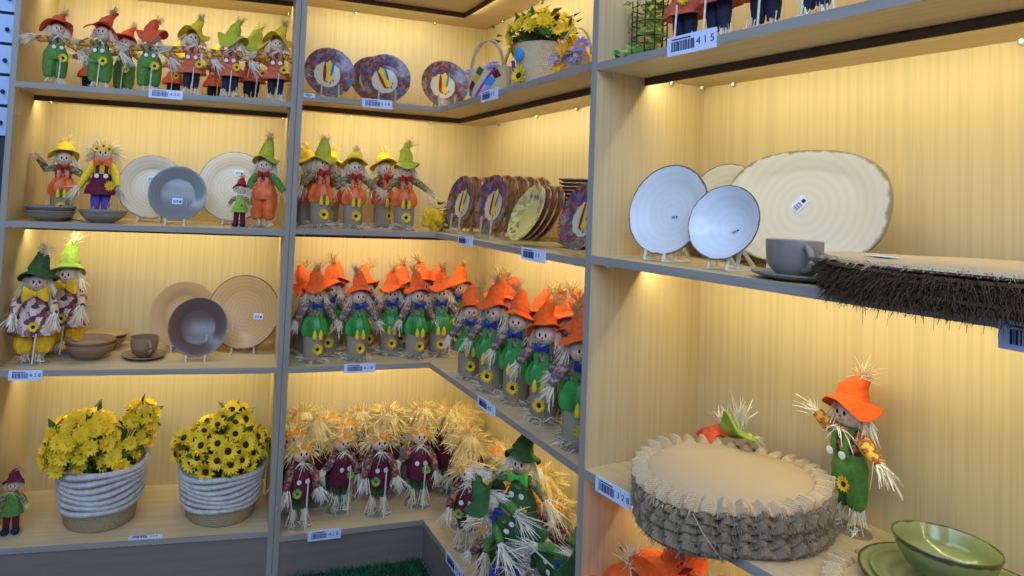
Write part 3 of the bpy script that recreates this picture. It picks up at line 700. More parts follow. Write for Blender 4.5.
def stand(o, u, a, d, lev, R, lean, turn=0, dz=0, sink=.0):
    """set a plate on its edge, leaning back by lean degrees"""
    t = math.radians(lean); o.location = place(u, a, d * KD[u] + R * math.sin(t), lev, dz + R * math.cos(t) + .012)
    o.rotation_euler = (Matrix.Rotation(face(u, math.radians(turn)), 3, 'Z') @ Matrix.Rotation(PI / 2 - t, 3, 'X')).to_euler()
def easel(u, a, d, lev, s, label, lean=14, turn=0, mt=None, group=None, label_cat='plate stand'):
    r = empty('plate_stand', spot(u, a, d, lev), face(u, math.radians(turn))); tag(r, label, label_cat, group)
    t = math.tan(math.radians(lean))
    for g in (-1, 1):
        x = g * s * .36; m = MB(); w = .004
        for p, q in (((x, -.026, .004), (x, .07, .004)), ((x, -.026, .004), (x, -.020, .028 if mt is None else s * .62)), ((x, .006, .006), (x, .006 + t * s * 1.0, s * 1.0)), ((x, .07, .004), (x, .006 + t * s * .8, s * .8))): m.tube([p, q], w, 6)
        m.build('side_rail', mt or CLEAR, r)
    m = MB(); m.tube([(-s * .36, .06, .004), (s * .36, .06, .004)], .0035, 6); m.build('cross_bar', mt or CLEAR, r)
    return r
BEIGE = rings('beige_glaze', (.54, .48, .35), (.61, .545, .40), 22, .3, (.22, .18, .12), .137)
BEIGE2 = rings('beige_glaze_large', (.54, .48, .35), (.61, .545, .40), 22, .3, (.22, .18, .12), .156)
GREY = rings('grey_glaze', (.20, .20, .19), (.225, .222, .21), 26, .22)
GREYB = rings('grey_bowl_glaze', (.20, .185, .16), (.27, .25, .21), 14, .35)
TAN = rings('tan_glaze', (.47, .29, .125), (.52, .325, .14), 20, .28, (.13, .07, .03), .158)
TANP = rings('tan_matt_glaze', (.45, .28, .13), (.50, .32, .155), 4, .35)
BROWN = rings('brown_glaze', (.12, .073, .049), (.135, .082, .055), 26, .25)
CLAY = rings('clay_glaze', (.25, .15, .085), (.32, .20, .11), 16, .3)
WHITE = rings('white_speckled_glaze', (.735, .745, .725), (.765, .775, .755), 20, .3, (.17, .12, .07), .115)
WHITEP = rings('cream_speckled_glaze', (.615, .585, .495), (.645, .615, .525), 20, .3, (.22, .16, .09), .124)
WHITEB = rings('white_bowl_glaze', (.725, .74, .74), (.755, .77, .77), 20, .25, (.17, .12, .07), .086)
TAUPE = rings('taupe_glaze', (.19, .165, .14), (.26, .23, .19), 12, .4)
OLIVE = rings('olive_glaze', (.20, .24, .075), (.28, .31, .11), 14, .14, (.08, .075, .03), .080)
OLIVED = rings('olive_plate_glaze', (.17, .21, .065), (.25, .28, .10), 14, .16, (.07, .065, .03), .155)
# left unit, second shelf
lay('bowl', bowl_prof(.092, .040), GREYB, 'L', -.892, .11, 2, 'grey bowl at the bottom of the stack of two, left end of the shelf', 'bowl')
lay('bowl', bowl_prof(.093, .040), GREYB, 'L', -.892, .11, 2, 'grey bowl nested on top of another, left end of the shelf', 'bowl', dz=.017)
lay('bowl', bowl_prof(.090, .048), GREYB, 'L', -.698, .10, 2, 'single grey bowl in front of the maroon-dressed doll', 'bowl')
def wall_plate(name, R, mt, u, a, d, lev, label, lean=14, turn=0, stick=None, depth=.022, rim=1):
    m = MB(); m.lathe(plate_prof(R, depth), 64); o = m.build(name, mt); stand(o, u, a, d, lev, R, lean, turn); tag(o, label, 'plate')
    if stick: sticker(o, stick[0] * R, stick[1] * R, .0056, stick[2] if len(stick) > 2 else .02, rot=stick[3] if len(stick) > 3 else 0)
    return o
wall_plate('dinner_plate', .137, BEIGE, 'L', -.545, .22, 2, 'beige plate with brown rim behind the dark grey plate', 15, 6, (.0, .28))
wall_plate('side_plate', .115, GREY, 'L', -.428, .11, 2, 'dark grey glazed plate leaning in front of the beige one', 16, 4, (0, -.25))
wall_plate('dinner_plate', .156, BEIGE2, 'L', -.208, .23, 2, 'large beige plate standing behind the small red-hatted doll', 15, -4, (.1, .42))
for a, d, s, l in ((-.545, .215, .12, 'clear stand under the left beige plate'), (-.428, .105, .10, 'clear stand under the dark grey plate'), (-.205, .225, .12, 'clear stand under the large beige plate')): easel('L', a, d, 2, s, l)
# left unit, third shelf
lay('bowl', bowl_prof(.094, .060), CLAY, 'L', -.728, .17, 3, 'brown bowl under another at the front of the left shelf', 'bowl')
lay('bowl', bowl_prof(.095, .050), CLAY, 'L', -.728, .17, 3, 'brown bowl stacked on top of another, ringed inside', 'bowl', dz=.025)
lay('bowl', bowl_prof(.078, .050), CLAY, 'L', -.70, .335, 3, 'brown bowl at the back carrying a light tan saucer', 'bowl')
lay('saucer', plate_prof(.090, .016), TANP, 'L', -.70, .335, 3, 'light tan saucer laid on the brown bowl at the back', 'saucer', dz=.048)
lay('saucer', plate_prof(.085, .014), CLAY, 'L', -.525, .17, 3, 'brown saucer carrying the brown teacup', 'saucer')
def cup(mt, u, a, d, lev, dz, s, turn, label):
    r = empty('teacup', spot(u, a, d, lev, dz), face(u, math.radians(turn))); r.scale = (s, s, s); tag(r, label, 'cup')
    m = MB(); m.lathe([(0, 0), (.024, 0), (.027, .003), (.040, .018), (.045, .035), (.046, .066), (.0455, .068), (.043, .066), (.042, .036), (.036, .02), (.02, .008), (0, .006)], 40); m.build('cup_body', mt, r)
    m = MB(); hp = [(.042 + .026 * math.sin(q), 0, .037 + .021 * math.cos(q)) for q in [PI * i / 14 for i in range(15)]]; m.tube([(x, y, z) for x, y, z in hp], .0052, 10); m.build('handle', mt, r)
cup(CLAY, 'L', -.525, .17, 3, .006, 1.18, -65, 'brown teacup on its saucer on the left shelf')
wall_plate('dinner_plate', .140, TANP, 'L', -.385, .27, 3, 'plain tan plate behind the dark brown plate', 14, 4, None, .026)
wall_plate('side_plate', .118, BROWN, 'L', -.318, .12, 3, 'dark brown glazed plate in front of the two tan ones', 17, 4)
wall_plate('dinner_plate', .158, TAN, 'L', -.135, .24, 3, 'big tan plate with dark rim and white sticker beside the divider', 14, -14, (.40, -.10))
for a, d, s, l in ((-.385, .265, .12, 'clear stand under the plain tan plate'), (-.318, .115, .10, 'clear stand under the dark brown plate'), (-.135, .235, .13, 'clear stand under the big tan plate')): easel('L', a, d, 3, s, l)
# printed autumn plates
PRINT = cells('autumn_print', [(.16, .05, .055), (.05, .07, .28), (.26, .08, .07), (.36, .14, .07), (.07, .20, .10), (.22, .09, .12), (.10, .15, .40), (.20, .06, .05), (.45, .22, .06), (.12, .05, .10)], 75, .22, centre=(.68, .62, .36), R=.105)
PRINTY = cells('autumn_print_yellow', [(.70, .58, .18), (.62, .50, .28), (.72, .62, .12), (.48, .33, .16), (.70, .60, .40), (.55, .42, .05), (.30, .20, .12)], 60, .25, centre=(.66, .55, .16), R=.1)
BACKP = rings('plate_underside', (.30, .16, .07), (.42, .26, .12), 20, .45, (.62, .55, .48), .088)
def print_plate(R, mts=None, motif=True, name='printed_plate'):
    m = MB(); m.lathe(plate_prof(R, .020), 56)
    k = len(m.f) // 2
    for i in range(len(m.f)): m.m[i] = 1 if i < 56 * 4 else 0
    if motif:
        def petal(c, ang, L, w, mi):
            ca, sa = math.cos(ang), math.sin(ang); vs = []
            for t in range(12):
                q = 2 * PI * t / 12; x, y = w * math.sin(q) * (1 - .25 * math.cos(q)), L * math.cos(q); vs.append((c[0] + x * ca - y * sa, c[1] + x * sa + y * ca, .0056 + .0006 * (mi - 1)))
            m.add(vs, [tuple(range(11, -1, -1))], mi)
        petal((0, .010), -.12, R * .46, R * .15, 2); petal((-.017, .006), -.05, R * .42, R * .065, 3); petal((.016, .024), -.22, R * .36, R * .05, 4)
        petal((-.012, -.036), .9, R * .07, R * .03, 3); petal((.006, -.042), -.6, R * .07, R * .03, 3); petal((.018, -.030), .2, R * .05, R * .03, 3)
    return m.build(name, mts or [PRINT, BACKP, YELLOW, REDC, mat('print_blue', (.05, .16, .45), rough=.25)])
PP = [print_plate(.105), print_plate(.108, [PRINTY, BACKP], False)]
PRINTT = cells('autumn_print_tan', [(.40, .20, .08), (.50, .27, .11), (.30, .13, .06), (.55, .33, .16), (.20, .08, .06), (.45, .24, .09)], 60, .3)
PP.append(print_plate(.105, [PRINTT, BACKP], False)); PP_USED = [False] * 3
def printed(i, s, label, group=None):
    o = PP[i] if not PP_USED[i] else PP[i].copy()
    if PP_USED[i]: col.objects.link(o)
    PP_USED[i] = True; o.scale = (s, s, s); tag(o, label, 'plate', group); return o
PG = 'printed autumn plates'
for a, d, t, lab in ((-.475, .085, 0, 'left printed autumn plate on the upper corner shelf beside the divider'), (-.225, .085, -8, 'middle printed autumn plate behind the upper price label'), (.045, .075, -6, 'right printed autumn plate at the upper inner corner')):
    o = printed(0, 1.03, lab, PG); stand(o, 'M', a, d, 1, .108, 12, t, -.006)
    if t == -8: o.rotation_euler.rotate_axis('Z', .5)
    easel('M', a, d - .004, 1, .10, 'wooden stand holding the ' + lab.split(' printed')[0] + ' printed plate, upper corner shelf', 12, t, PALEWOOD)
o = printed(0, 1.0, 'printed autumn plate peeping out behind the middle one, upper corner shelf', PG); stand(o, 'M', -.262, .17, 1, .105, 12, 0)
# rows of plates on the wing
for a, n, lab in ((.045, 3, 'left'), (.335, 5, 'middle')):
    for k in range(n):
        o = printed(0 if k == 0 else 2, 1.07, 'printed plate %s in the %s row of plates on the wing shelf' % (('at the front', 'second', 'third', 'fourth', 'last')[k], lab), PG)
        stand(o, 'W', a + .004 * k, .10 + .052 * k, 2, .112, 10, 4, .010)
    r = empty('plate_rack', place('W', a, .085, 2), face('W', math.radians(4))); tag(r, 'wooden rack holding the %s row of printed plates' % lab, 'plate rack')
    for y in (-.035, .05 * n):
        m = MB(); m.box((-.055, y, 0), (.06, y + .022, .016)); m.build('base_bar', PALEWOOD, r, False)
    for x in (-.035, .04):
        m = MB(); m.box((x, -.035, 0), (x + .01, .055 * n, .010)); m.build('side_rail', PALEWOOD, r, False)
        for y in (-.024,) + tuple(.052 * k + .03 for k in range(n - 1)):
            m = MB(); m.tube([(x + .005, y, .01), (x + .005, y + .006, .085)], .0045, 6); m.build('peg', PALEWOOD, r)
for k in range(4):
    o = printed(1 if k == 0 else 2, .97, 'yellow printed plate at the front of the leaning pile of four' if k == 0 else 'plate %s in the leaning pile of four' % ('second', 'third', 'last')[k - 1], PG)
    stand(o, 'W', .64 + .012 * k, .05 + .020 * k, 2, .102, 24, -4, -.002)
for k in range(18):
    o = lay('stacked_plate', plate_prof(.085, .016), BACKP, 'W', .70, .285, 2, 'plate in the tall stack of brown printed plates on the wing shelf' if 0 < k < 17 else ('topmost' if k else 'lowest') + ' plate of the tall brown stack on the wing shelf', 'plate', dz=.0125 * k, rot=k * .7, n=40, group='tall stack of plates')
o = printed(0, .95, 'printed plate cut off by the divider at the front of the wing shelf', PG); stand(o, 'W', .985, .05, 2, .10, 14, 0)
# right unit, second shelf
def platter(a, d, label):
    m = MB()
    def sq(an, q, z):
        e = 2.5; c, s = abs(math.cos(an)), abs(math.sin(an))
        k = 1 / ((c ** e + (s / 1.0) ** e) ** (1 / e)); return (q * k, z)
    m.lathe(plate_prof(.100, .020, .006, .70), 80, fn=sq)
    for i, p in enumerate(m.v): m.v[i] = Vector((p.x * 1.93, p.y * 1.36, p.z))
    o = m.build('oval_platter', PLATTER); t = math.radians(13); o.location = place('R', a, d + .136 * math.sin(t), 2, .136 * math.cos(t) + .012)
    o.rotation_euler = (Matrix.Rotation(face('R', 0), 3, 'Z') @ Matrix.Rotation(PI / 2 - t, 3, 'X')).to_euler(); sticker(o, -.01, .01, .0068, .02, rot=.9); return tag(o, label, 'platter')
def platter_mat():
    m = rings('platter_glaze', (.615, .575, .475), (.645, .605, .505), 16, .32)
    nt = m.node_tree; b = nt.nodes['Principled BSDF']; src = b.inputs['Base Color'].links[0].from_socket
    tc = N(nt, 'ShaderNodeTexCoord'); v = N(nt, 'ShaderNodeVectorMath', operation='MULTIPLY'); v.inputs[1].default_value = (1 / .193, 1 / .136, 0)
    sx = N(nt, 'ShaderNodeSeparateXYZ'); nt.links.new(tc.outputs['Object'], v.inputs[0]); nt.links.new(v.outputs[0], sx.inputs[0])
    def p(o):
        a = N(nt, 'ShaderNodeMath', operation='ABSOLUTE'); nt.links.new(o, a.inputs[0]); q = N(nt, 'ShaderNodeMath', operation='POWER'); q.inputs[1].default_value = 2.5; nt.links.new(a.outputs[0], q.inputs[0]); return q.outputs[0]
    ad = N(nt, 'ShaderNodeMath', operation='ADD'); nt.links.new(p(sx.outputs[0]), ad.inputs[0]); nt.links.new(p(sx.outputs[1]), ad.inputs[1])
    nz = N(nt, 'ShaderNodeTexNoise'); nz.inputs['Scale'].default_value = 45; nt.links.new(tc.outputs['Object'], nz.inputs['Vector'])
    ma = N(nt, 'ShaderNodeMath', operation='MULTIPLY_ADD'); ma.inputs[1].default_value = .28; nt.links.new(nz.outputs['Fac'], ma.inputs[0]); nt.links.new(ad.outputs[0], ma.inputs[2])
    mr = N(nt, 'ShaderNodeMapRange'); mr.inputs['From Min'].default_value = 1.02; mr.inputs['From Max'].default_value = 1.10; nt.links.new(ma.outputs[0], mr.inputs['Value'])
    mx = N(nt, 'ShaderNodeMix', data_type='RGBA'); mx.inputs['B'].default_value = (.28, .20, .11, 1); nt.links.new(mr.outputs[0], mx.inputs['Factor']); nt.links.new(src, mx.inputs['A']); nt.links.new(mx.outputs['Result'], b.inputs['Base Color'])
    return m
PLATTER = platter_mat()
wall_plate('dinner_plate', .115, WHITE, 'R', .158, .085, 2, 'white speckled plate with brown rim at the left front, blue in the light', 14, 2, (.12, -.12, .010, .2))
m = MB(); m.lathe([(0, 0), (.034, 0), (.041, .004), (.069, .024), (.086, .044), (.0855, .046), (.0815, .045), (.064, .028), (.037, .010), (0, .009)], 60); o = m.build('deep_bowl', WHITEB)
stand(o, 'R', .333, .085, 2, .086, 16, 2); tag(o, 'white bowl with brown rim standing on edge left of the grey cup', 'bowl'); sticker(o, .010, -.010, .0088, .010, rot=.6)
wall_plate('dinner_plate', .124, WHITEP, 'R', .126, .345, 2, 'cream speckled plate at the back half hidden by the front plate', 9, 0)
platter(.368, .270, 'large cream oval platter with brown speckled rim leaning on the back panel')
for a, d, s, l in ((.155, .08, .08, 'clear stand under the white front plate'), (.333, .08, .065, 'clear stand under the white bowl on edge'), (.368, .262, .12, 'clear stand under the oval platter'), (.126, .337, .06, 'clear stand under the cream back plate')): easel('R', a, d, 2, s, l)
lay('saucer', plate_prof(.076, .012), TAUPE, 'R', .492, .075, 2, 'grey saucer carrying the grey cup at the shelf edge', 'saucer')
cup(TAUPE, 'R', .492, .075, 2, .005, 1.1, -35, 'grey teacup on its saucer in front of the oval platter')
# green set on the lower right shelf
lay('dinner_plate', plate_prof(.155, .020, .005), OLIVED, 'R', .705, .235, 3, 'large green plate at the bottom of the green set', 'plate', dz=.010, n=64)
lay('side_plate', plate_prof(.122, .016, .004), OLIVED, 'R', .695, .225, 3, 'smaller green plate on the large green plate under the bowl', 'plate', dz=.017, n=64)
o = lay('bowl', bowl_prof(.080, .068, .42, .004), OLIVE, 'R', .675, .240, 3, 'green glazed bowl on top of the green plates', 'bowl', dz=.028, n=64)

# ------------------------------------------------------------------ flowers in baskets
def flower_mesh(name, r, seed, pm, sm, pet=11):
    rng = random.Random(seed); m = MB(); sunflower(m, (0, 0, 0), (0, 0, 1), r, rng, pet, cup=.35); o = m.build(name, [pm, sm]); return o
def bouquet(r, spots, proto, rng, c0, size=(.85, 1.15)):
    """spots: (position, direction); every bloom is a part of its own"""
    for k, (p, d) in enumerate(spots):
        o = proto if proto.parent is None and not proto.get('used') else proto.copy()
        if o is not proto: col.objects.link(o)
        proto['used'] = 1
        o.parent = r; o.location = p; o.rotation_euler = Vector(d).to_track_quat('Z', 'Y').to_euler(); o.rotation_euler.rotate_axis('Z', rng.uniform(0, 6)); s = rng.uniform(*size); o.scale = (s, s, s)
    if 'used' in proto: pass
def leaves(mb, spots, L, rng):
    for p, d in spots:
        p = Vector(p); d = (Vector(d) + Vector((rng.gauss(0, .4), rng.gauss(0, .4), rng.gauss(0, .3)))).normalized(); s = d.orthogonal().normalized(); s.rotate(Matrix.Rotation(rng.uniform(0, 6), 3, d)); n = d.cross(s)
        l = L * rng.uniform(.7, 1.2); mb.add([p, p + d * l * .45 + s * l * .22 + n * l * .06, p + d * l - n * l * .12, p + d * l * .45 - s * l * .22 + n * l * .06, p + d * l * .5], [(0, 1, 4), (1, 2, 4), (2, 3, 4), (3, 0, 4)])
def rope_basket(u, a, d, lev, R, H, label, seed, blobs, nfl, fr):
    rng = random.Random(seed); r = empty('sunflower_basket', spot(u, a, d, lev), face(u)); tag(r, label, 'flower basket')
    m = MB(); m.lathe([(0, .002), (R * .78, 0), (R * .83, .01), (R * .88, H * .3), (R * .97, H * .7), (R, H * .98), (R * .96, H), (R * .9, H * .9), (R * .8, H * .5), (0, H * .4)], 56); b = m.build('basket', SEAGRASS, r)
    k = 7
    for i in range(k):
        t = i / (k - 1); z = H * (.42 + .54 * t); m = MB(); pts = []
        for j in range(49):
            an = 2 * PI * j / 48; sag = H * .10 * math.sin(an + .35 + .12 * i) * (1 - .55 * t) + .006 * math.sin(3 * an + i); q = R * (.885 + .115 * ((z + sag) / H - .3) / .7) + .006
            pts.append((q * math.cos(an), q * math.sin(an), z + sag))
        m.tube(pts, H * .046, 8, cap=False); m.build('rope_coil', ROPEW, b)
    fl = flower_mesh('flower', fr, seed, PETAL, SEED if seed % 2 else GOLD); spots = []; lv = []
    for k in range(nfl):
        for _ in range(60):
            bx, by, bz, br, w = rng.choices(blobs, [q[4] for q in blobs])[0]
            v = Vector((rng.gauss(0, 1), rng.gauss(0, 1), rng.gauss(.3, 1))).normalized()
            p = Vector((bx, by, bz)) + Vector((v.x * br, v.y * br, v.z * br * .8))
            if p.z > H * .9 and v.y < .5 and v.z > -.5 and all((p - s[0]).length > fr * 1.05 for s in spots): break
        spots.append((p, (v + Vector((0, -.35, .25))).normalized()))
    bouquet(r, spots, fl, rng, None)
    m = MB(); st = MB()
    for p, v in spots:
        st.tube([(p.x * .25, p.y * .25, H * .5), (p.x * .6, p.y * .6, (p.z + H * .6) / 2), tuple(p - Vector(v) * .004)], .0028, 5)
    for _ in range(260):
        bx, by, bz, br, w = rng.choices(blobs, [q[4] for q in blobs])[0]; v = Vector((rng.gauss(0, 1), rng.gauss(0, 1), rng.gauss(-.4, .7))).normalized()
        q = Vector((bx, by, bz)) + v * br * rng.uniform(.3, .85); q.z = max(q.z, H * .85); lv.append((q, (v.x, v.y, v.z + .2)))
    leaves(m, lv, .06, rng); m.build('foliage', LEAF, r); st.build('stems', LEAF, r)
    return r
rope_basket('L', -.655, .185, 4, .160, .235, 'left flower basket, dense yellow blooms with a sprig rising on the right', 4,
            [(-.07, -.03, .32, .125, 4.5), (-.11, -.04, .28, .10, 1.5), (.09, .0, .31, .085, 1.2), (.135, 0, .40, .055, 1.5), (.07, -.06, .25, .06, .5)], 84, .037)
rope_basket('L', -.190, .175, 4, .165, .205, 'right flower basket, brown-eyed yellow daisies beside the divider', 5,
            [(0, -.02, .27, .15, 4), (.10, -.02, .27, .08, 1.3), (-.10, -.02, .28, .09, 1), (.03, .03, .36, .07, .8)], 62, .042)
# small yellow bunch on the middle shelf
r = empty('yellow_flower_bunch', place('M', .035, .10, 2), 0); tag(r, 'small bunch of tiny yellow flowers lying at the inner corner', 'flower bunch')
rng = random.Random(8); fl = flower_mesh('flower', .015, 3, PETAL, GOLD, 6); sp = []
for k in range(85):
    v = Vector((rng.gauss(0, 1), rng.gauss(-.7, .8), rng.gauss(.2, 1))).normalized(); q = rng.uniform(.55, 1.05); p = Vector((-.012 + v.x * .055 * q, v.y * .045 * q, .052 + v.z * .052 * q)); sp.append((p, (v + Vector((0, -.5, .2))).normalized()))
bouquet(r, sp, fl, rng, None)
m = MB(); leaves(m, [((.03 + rng.gauss(0, .025), rng.gauss(0, .03), abs(rng.gauss(.05, .03))), (1, 0, .4)) for _ in range(90)], .035, rng); m.build('foliage', LEAF, r)
# basket pot of yellow flowers on the upper wing shelf
r = empty('flower_pot_basket', place('W', .585, .13, 1), face('W', .5)); tag(r, 'woven straw pot of yellow flowers with a felt sunflower, upper wing shelf', 'flower pot')
m = MB(); m.lathe([(0, 0), (.066, 0), (.070, .01), (.088, .15), (.091, .158), (.086, .16), (.075, .12), (0, .11)], 44); b = m.build('basket', STRAWWEAVE, r)
rng = random.Random(12)
m = MB(); sunflower(m, (-.03, -.083, .045), (-.2, -1, .1), .036, rng); m.build('felt_sunflower', [PETAL, SEED], r)
m = MB(); m.ball((-.028, -.092, .115), (.018, .008, .024)); m.build('felt_hat_figure', mat('felt_blue', (.05, .28, .62)), r)
m = MB(); m.tube([(-.085, -.04, .11), (-.075, -.03, .03)], .006, 6); m.build('ribbon', PURPLE, r)
fl = flower_mesh('flower', .036, 9, PETAL, GOLD, 12); sp = []
for k in range(26):
    for _ in range(40):
        v = Vector((rng.gauss(0, 1), rng.gauss(0, 1), rng.gauss(.4, .8))).normalized(); p = Vector((v.x * .115, v.y * .10, .19 + v.z * .085))
        if v.z > -.35 and all((p - s[0]).length > .04 for s in sp): break
    sp.append((p, (v + Vector((0, -.4, .1))).normalized()))
bouquet(r, sp, fl, rng, None, (.8, 1.1))
m = MB(); leaves(m, [((rng.gauss(0, .05), rng.gauss(0, .05), .16 + abs(rng.gauss(0, .045))), (rng.gauss(0, 1), rng.gauss(0, 1), .6)) for _ in range(170)], .05, rng); m.build('foliage', LEAF, r)
# two woven handbags
def handbag(a, d, turn, s, label, deco):
    r = empty('straw_handbag', place('W', a, d, 1), face('W', math.radians(turn))); r.scale = (s, s, s); tag(r, label, 'handbag')
    m = MB(); m.lathe([(0, 0), (.075, .0), (.082, .01), (.095, .06), (.098, .125), (.094, .128), (.088, .06), (0, .02)], 48, sy=.5); m.build('bag_body', STRAWWEAVE, r)
    m = MB(); m.tube([(.075 * math.cos(t), -.02, .11 + .125 * math.sin(t)) for t in [PI * i / 16 for i in range(17)]], .0065, 8); m.build('handle', mat('handle_straw', (.45, .36, .24), bump=.5), r)
    if deco:
        def strip(p0, p1, w, mt, nm):
            m = MB(); p0 = Vector(p0); p1 = Vector(p1); dd = (p1 - p0).normalized(); t = Vector((-dd.z, 0, dd.x)); vs = []; K = 6
            for i in range(K + 1):
                q = p0 + (p1 - p0) * i / K
                for g in (-1, 1):
                    x = q + t * w * g; y = -.5 * math.sqrt(max(0, (.097 - .012 * (1 - x.z / .12)) ** 2 - x.x ** 2)) - .0035; vs += [(x.x, y, x.z), (x.x, y + .003, x.z)]
            fs = []
            for i in range(K): b = 4 * i; fs += [(b, b + 2, b + 6, b + 4), (b + 1, b + 5, b + 7, b + 3), (b, b + 4, b + 5, b + 1), (b + 2, b + 3, b + 7, b + 6)]
            m.add(vs, fs); m.build(nm, mt, r)
        strip((.052, 0, .118), (-.035, 0, .012), .0045, mat('purple_trim', (.28, .04, .45)), 'purple_strip')
        strip((-.005, 0, .122), (-.022, 0, .098), .013, DKGREEN, 'carrot_leaf'); strip((-.022, 0, .098), (-.044, 0, .072), .013, GOLD, 'carrot_top'); strip((-.044, 0, .072), (-.066, 0, .045), .012, MAROON, 'striped_patch'); strip((-.066, 0, .045), (-.074, 0, .02), .010, mat('felt_blue', (.05, .28, .62)), 'blue_patch')
        strip((.068, 0, .10), (.045, 0, .088), .014, MAROON, 'fence_patch'); strip((.045, 0, .08), (.02, 0, .05), .014, mat('felt_blue', (.05, .28, .62)), 'roof_patch'); strip((.035, 0, .045), (.0, 0, .02), .012, mat('felt_lilac', (.40, .28, .55)), 'lilac_patch')
        rg = random.Random(4)
        for x, z in ((-.085, .115), (-.07, .105), (.03, .125), (.045, .13), (.06, .128)):
            m = MB(); sunflower(m, (x, -.05 if abs(x) < .07 else -.03, z), (0, -1, .4), .017, rg, 6); m.build('lilac_flower', [mat('felt_lilac_blue', (.32, .32, .72)), PETAL], r)
handbag(.285, .085, 30, 1.0, 'woven straw handbag with purple strip and felt patches, upper wing shelf', True)
handbag(.36, .18, 20, .95, 'plain woven straw handbag behind the decorated one', False)
r = empty('flower_ornament', place('W', .85, .10, 1), face('W', .4)); tag(r, 'lilac and orange flower ornament beside the right divider, upper wing shelf', 'ornament')
rng = random.Random(21); m = MB(); m.ball((0, 0, .05), (.05, .035, .05)); m.build('straw_ball', STRAWWEAVE, r)
for x, z, mt in ((-.04, .06, mat('felt_lilac', (.40, .28, .55))), (-.012, .085, PETALO), (-.03, .025, PETALO), (.03, .06, mat('felt_lilac_blue', (.32, .32, .72))), (.05, .09, mat('felt_lilac', (.40, .28, .55)))):
    m = MB(); sunflower(m, (x, -.045, z), (x * 4, -1, .3), .03, rng, 8); m.build('flower', [mt, GOLD], r)
m = MB(); leaves(m, [((.012, -.03, .05), (0, -1, .5)) for _ in range(20)], .035, rng); m.build('foliage', LEAF, r)
m = MB(); m.tube([(.055 * math.cos(t), 0, .07 + .09 * math.sin(t)) for t in [PI * i / 12 for i in range(13)]], .003, 6); m.build('wire_loop', STRAWWEAVE, r)

# ------------------------------------------------------------------ burlap placemats
def ruffled_mat(R, seed, mt, th=.010, pleats=46, sag=0):
    """round burlap mat with a gathered, pleated edge and frayed threads"""
    rng = random.Random(seed); m = MB(); n = pleats * 6; ph = [rng.uniform(.6, 1.4) for _ in range(pleats)]; wob = [rng.uniform(-1, 1) for _ in range(8)]
    rows = []; vs = []
    prof = [(0, th, 0), (.3, th, 0), (.6, th * 1.02, 0), (.81, th, .0), (.835, th * .7, .1), (.86, th * 1.25, 1.3), (.93, th * 1.2, 1.5), (.985, th * .95, 1.6), (1.0, th * .35, 1), (.985, -.001, .5), (.8, -.0, 0), (.4, 0, 0), (0, 0, 0)]
    for q, z, k in prof:
        row = []
        for i in range(n):
            a = 2 * PI * i / n; p = i / 6; s = math.sin(2 * PI * p); s = math.copysign(abs(s) ** .6, s) - .45 * (s < -.5); pl = ph[int(p) % pleats]
            w = 1 + .012 * sum(wob[j] * math.sin((j + 2) * a + j) for j in range(4)) * q
            rr = R * q * w * (1 + .022 * k * s * pl * (q > .9)); zz = z + k * .0050 * s * pl * min(1, th / .010) + .004 * q * q * math.sin(3 * a + seed) - sag * max(0, q - .7) * (1 + .3 * math.sin(2 * a + seed))
            vs.append((rr * math.cos(a), rr * math.sin(a), zz)); row.append(len(vs) - 1)
        rows.append(row)
    fs = [(A[i], A[(i + 1) % n], B[(i + 1) % n], B[i]) for A, B in zip(rows, rows[1:]) for i in range(n)]
    m.add(vs, fs); return m
def fringe(parent, R, seed, mt, n, z, L=.02, w=.0022, d0=None, hang=1):
    rng = random.Random(seed); m = MB()
    for _ in range(n):
        a = rng.uniform(0, 2 * PI); m.straw((R * math.cos(a) * .985, R * math.sin(a) * .985, z + rng.uniform(-.003, .004)), (math.cos(a), math.sin(a), rng.uniform(-.9, .2) * hang), L * rng.uniform(.5, 1.3), .35, 1, w, rng, .3 * hang)
    if d0 is not None: droop(m, d0)
    o = m.build('frayed_fringe', mt, parent); o['kind'] = 'stuff'; return o
def droop(m, d0, oval=1.22):
    for q in m.v:
        q.y *= oval; dd = d0 + q.y
        if dd < .03: q.z -= 2.2 * (.03 - dd) ** 2
RUFR, RA, RD = .182, .314, .138
for k in range(8):
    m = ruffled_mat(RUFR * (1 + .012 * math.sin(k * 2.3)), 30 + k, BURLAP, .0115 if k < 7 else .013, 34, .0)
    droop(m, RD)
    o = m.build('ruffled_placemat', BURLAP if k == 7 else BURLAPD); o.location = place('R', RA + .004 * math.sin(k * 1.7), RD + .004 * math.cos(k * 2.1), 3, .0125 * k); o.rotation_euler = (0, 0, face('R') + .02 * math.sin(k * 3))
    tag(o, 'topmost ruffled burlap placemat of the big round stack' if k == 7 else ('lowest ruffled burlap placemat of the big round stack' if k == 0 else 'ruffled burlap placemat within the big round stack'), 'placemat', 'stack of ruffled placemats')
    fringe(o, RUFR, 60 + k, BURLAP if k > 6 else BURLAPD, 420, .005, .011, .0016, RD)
# threads trailing off the top mat
m = MB(); B0 = place('R', RA + .08, RD - .215, 3, .075)
m.tube([B0, B0 + Vector((.01, -.015, -.03)), B0 + Vector((.03, -.025, -.06)), B0 + Vector((.045, -.03, -.08))], .0007, 5); o = m.build('loose_thread', RAFFIA); tag(o, 'loose pale thread hanging down over the front of the ruffled stack', 'thread')
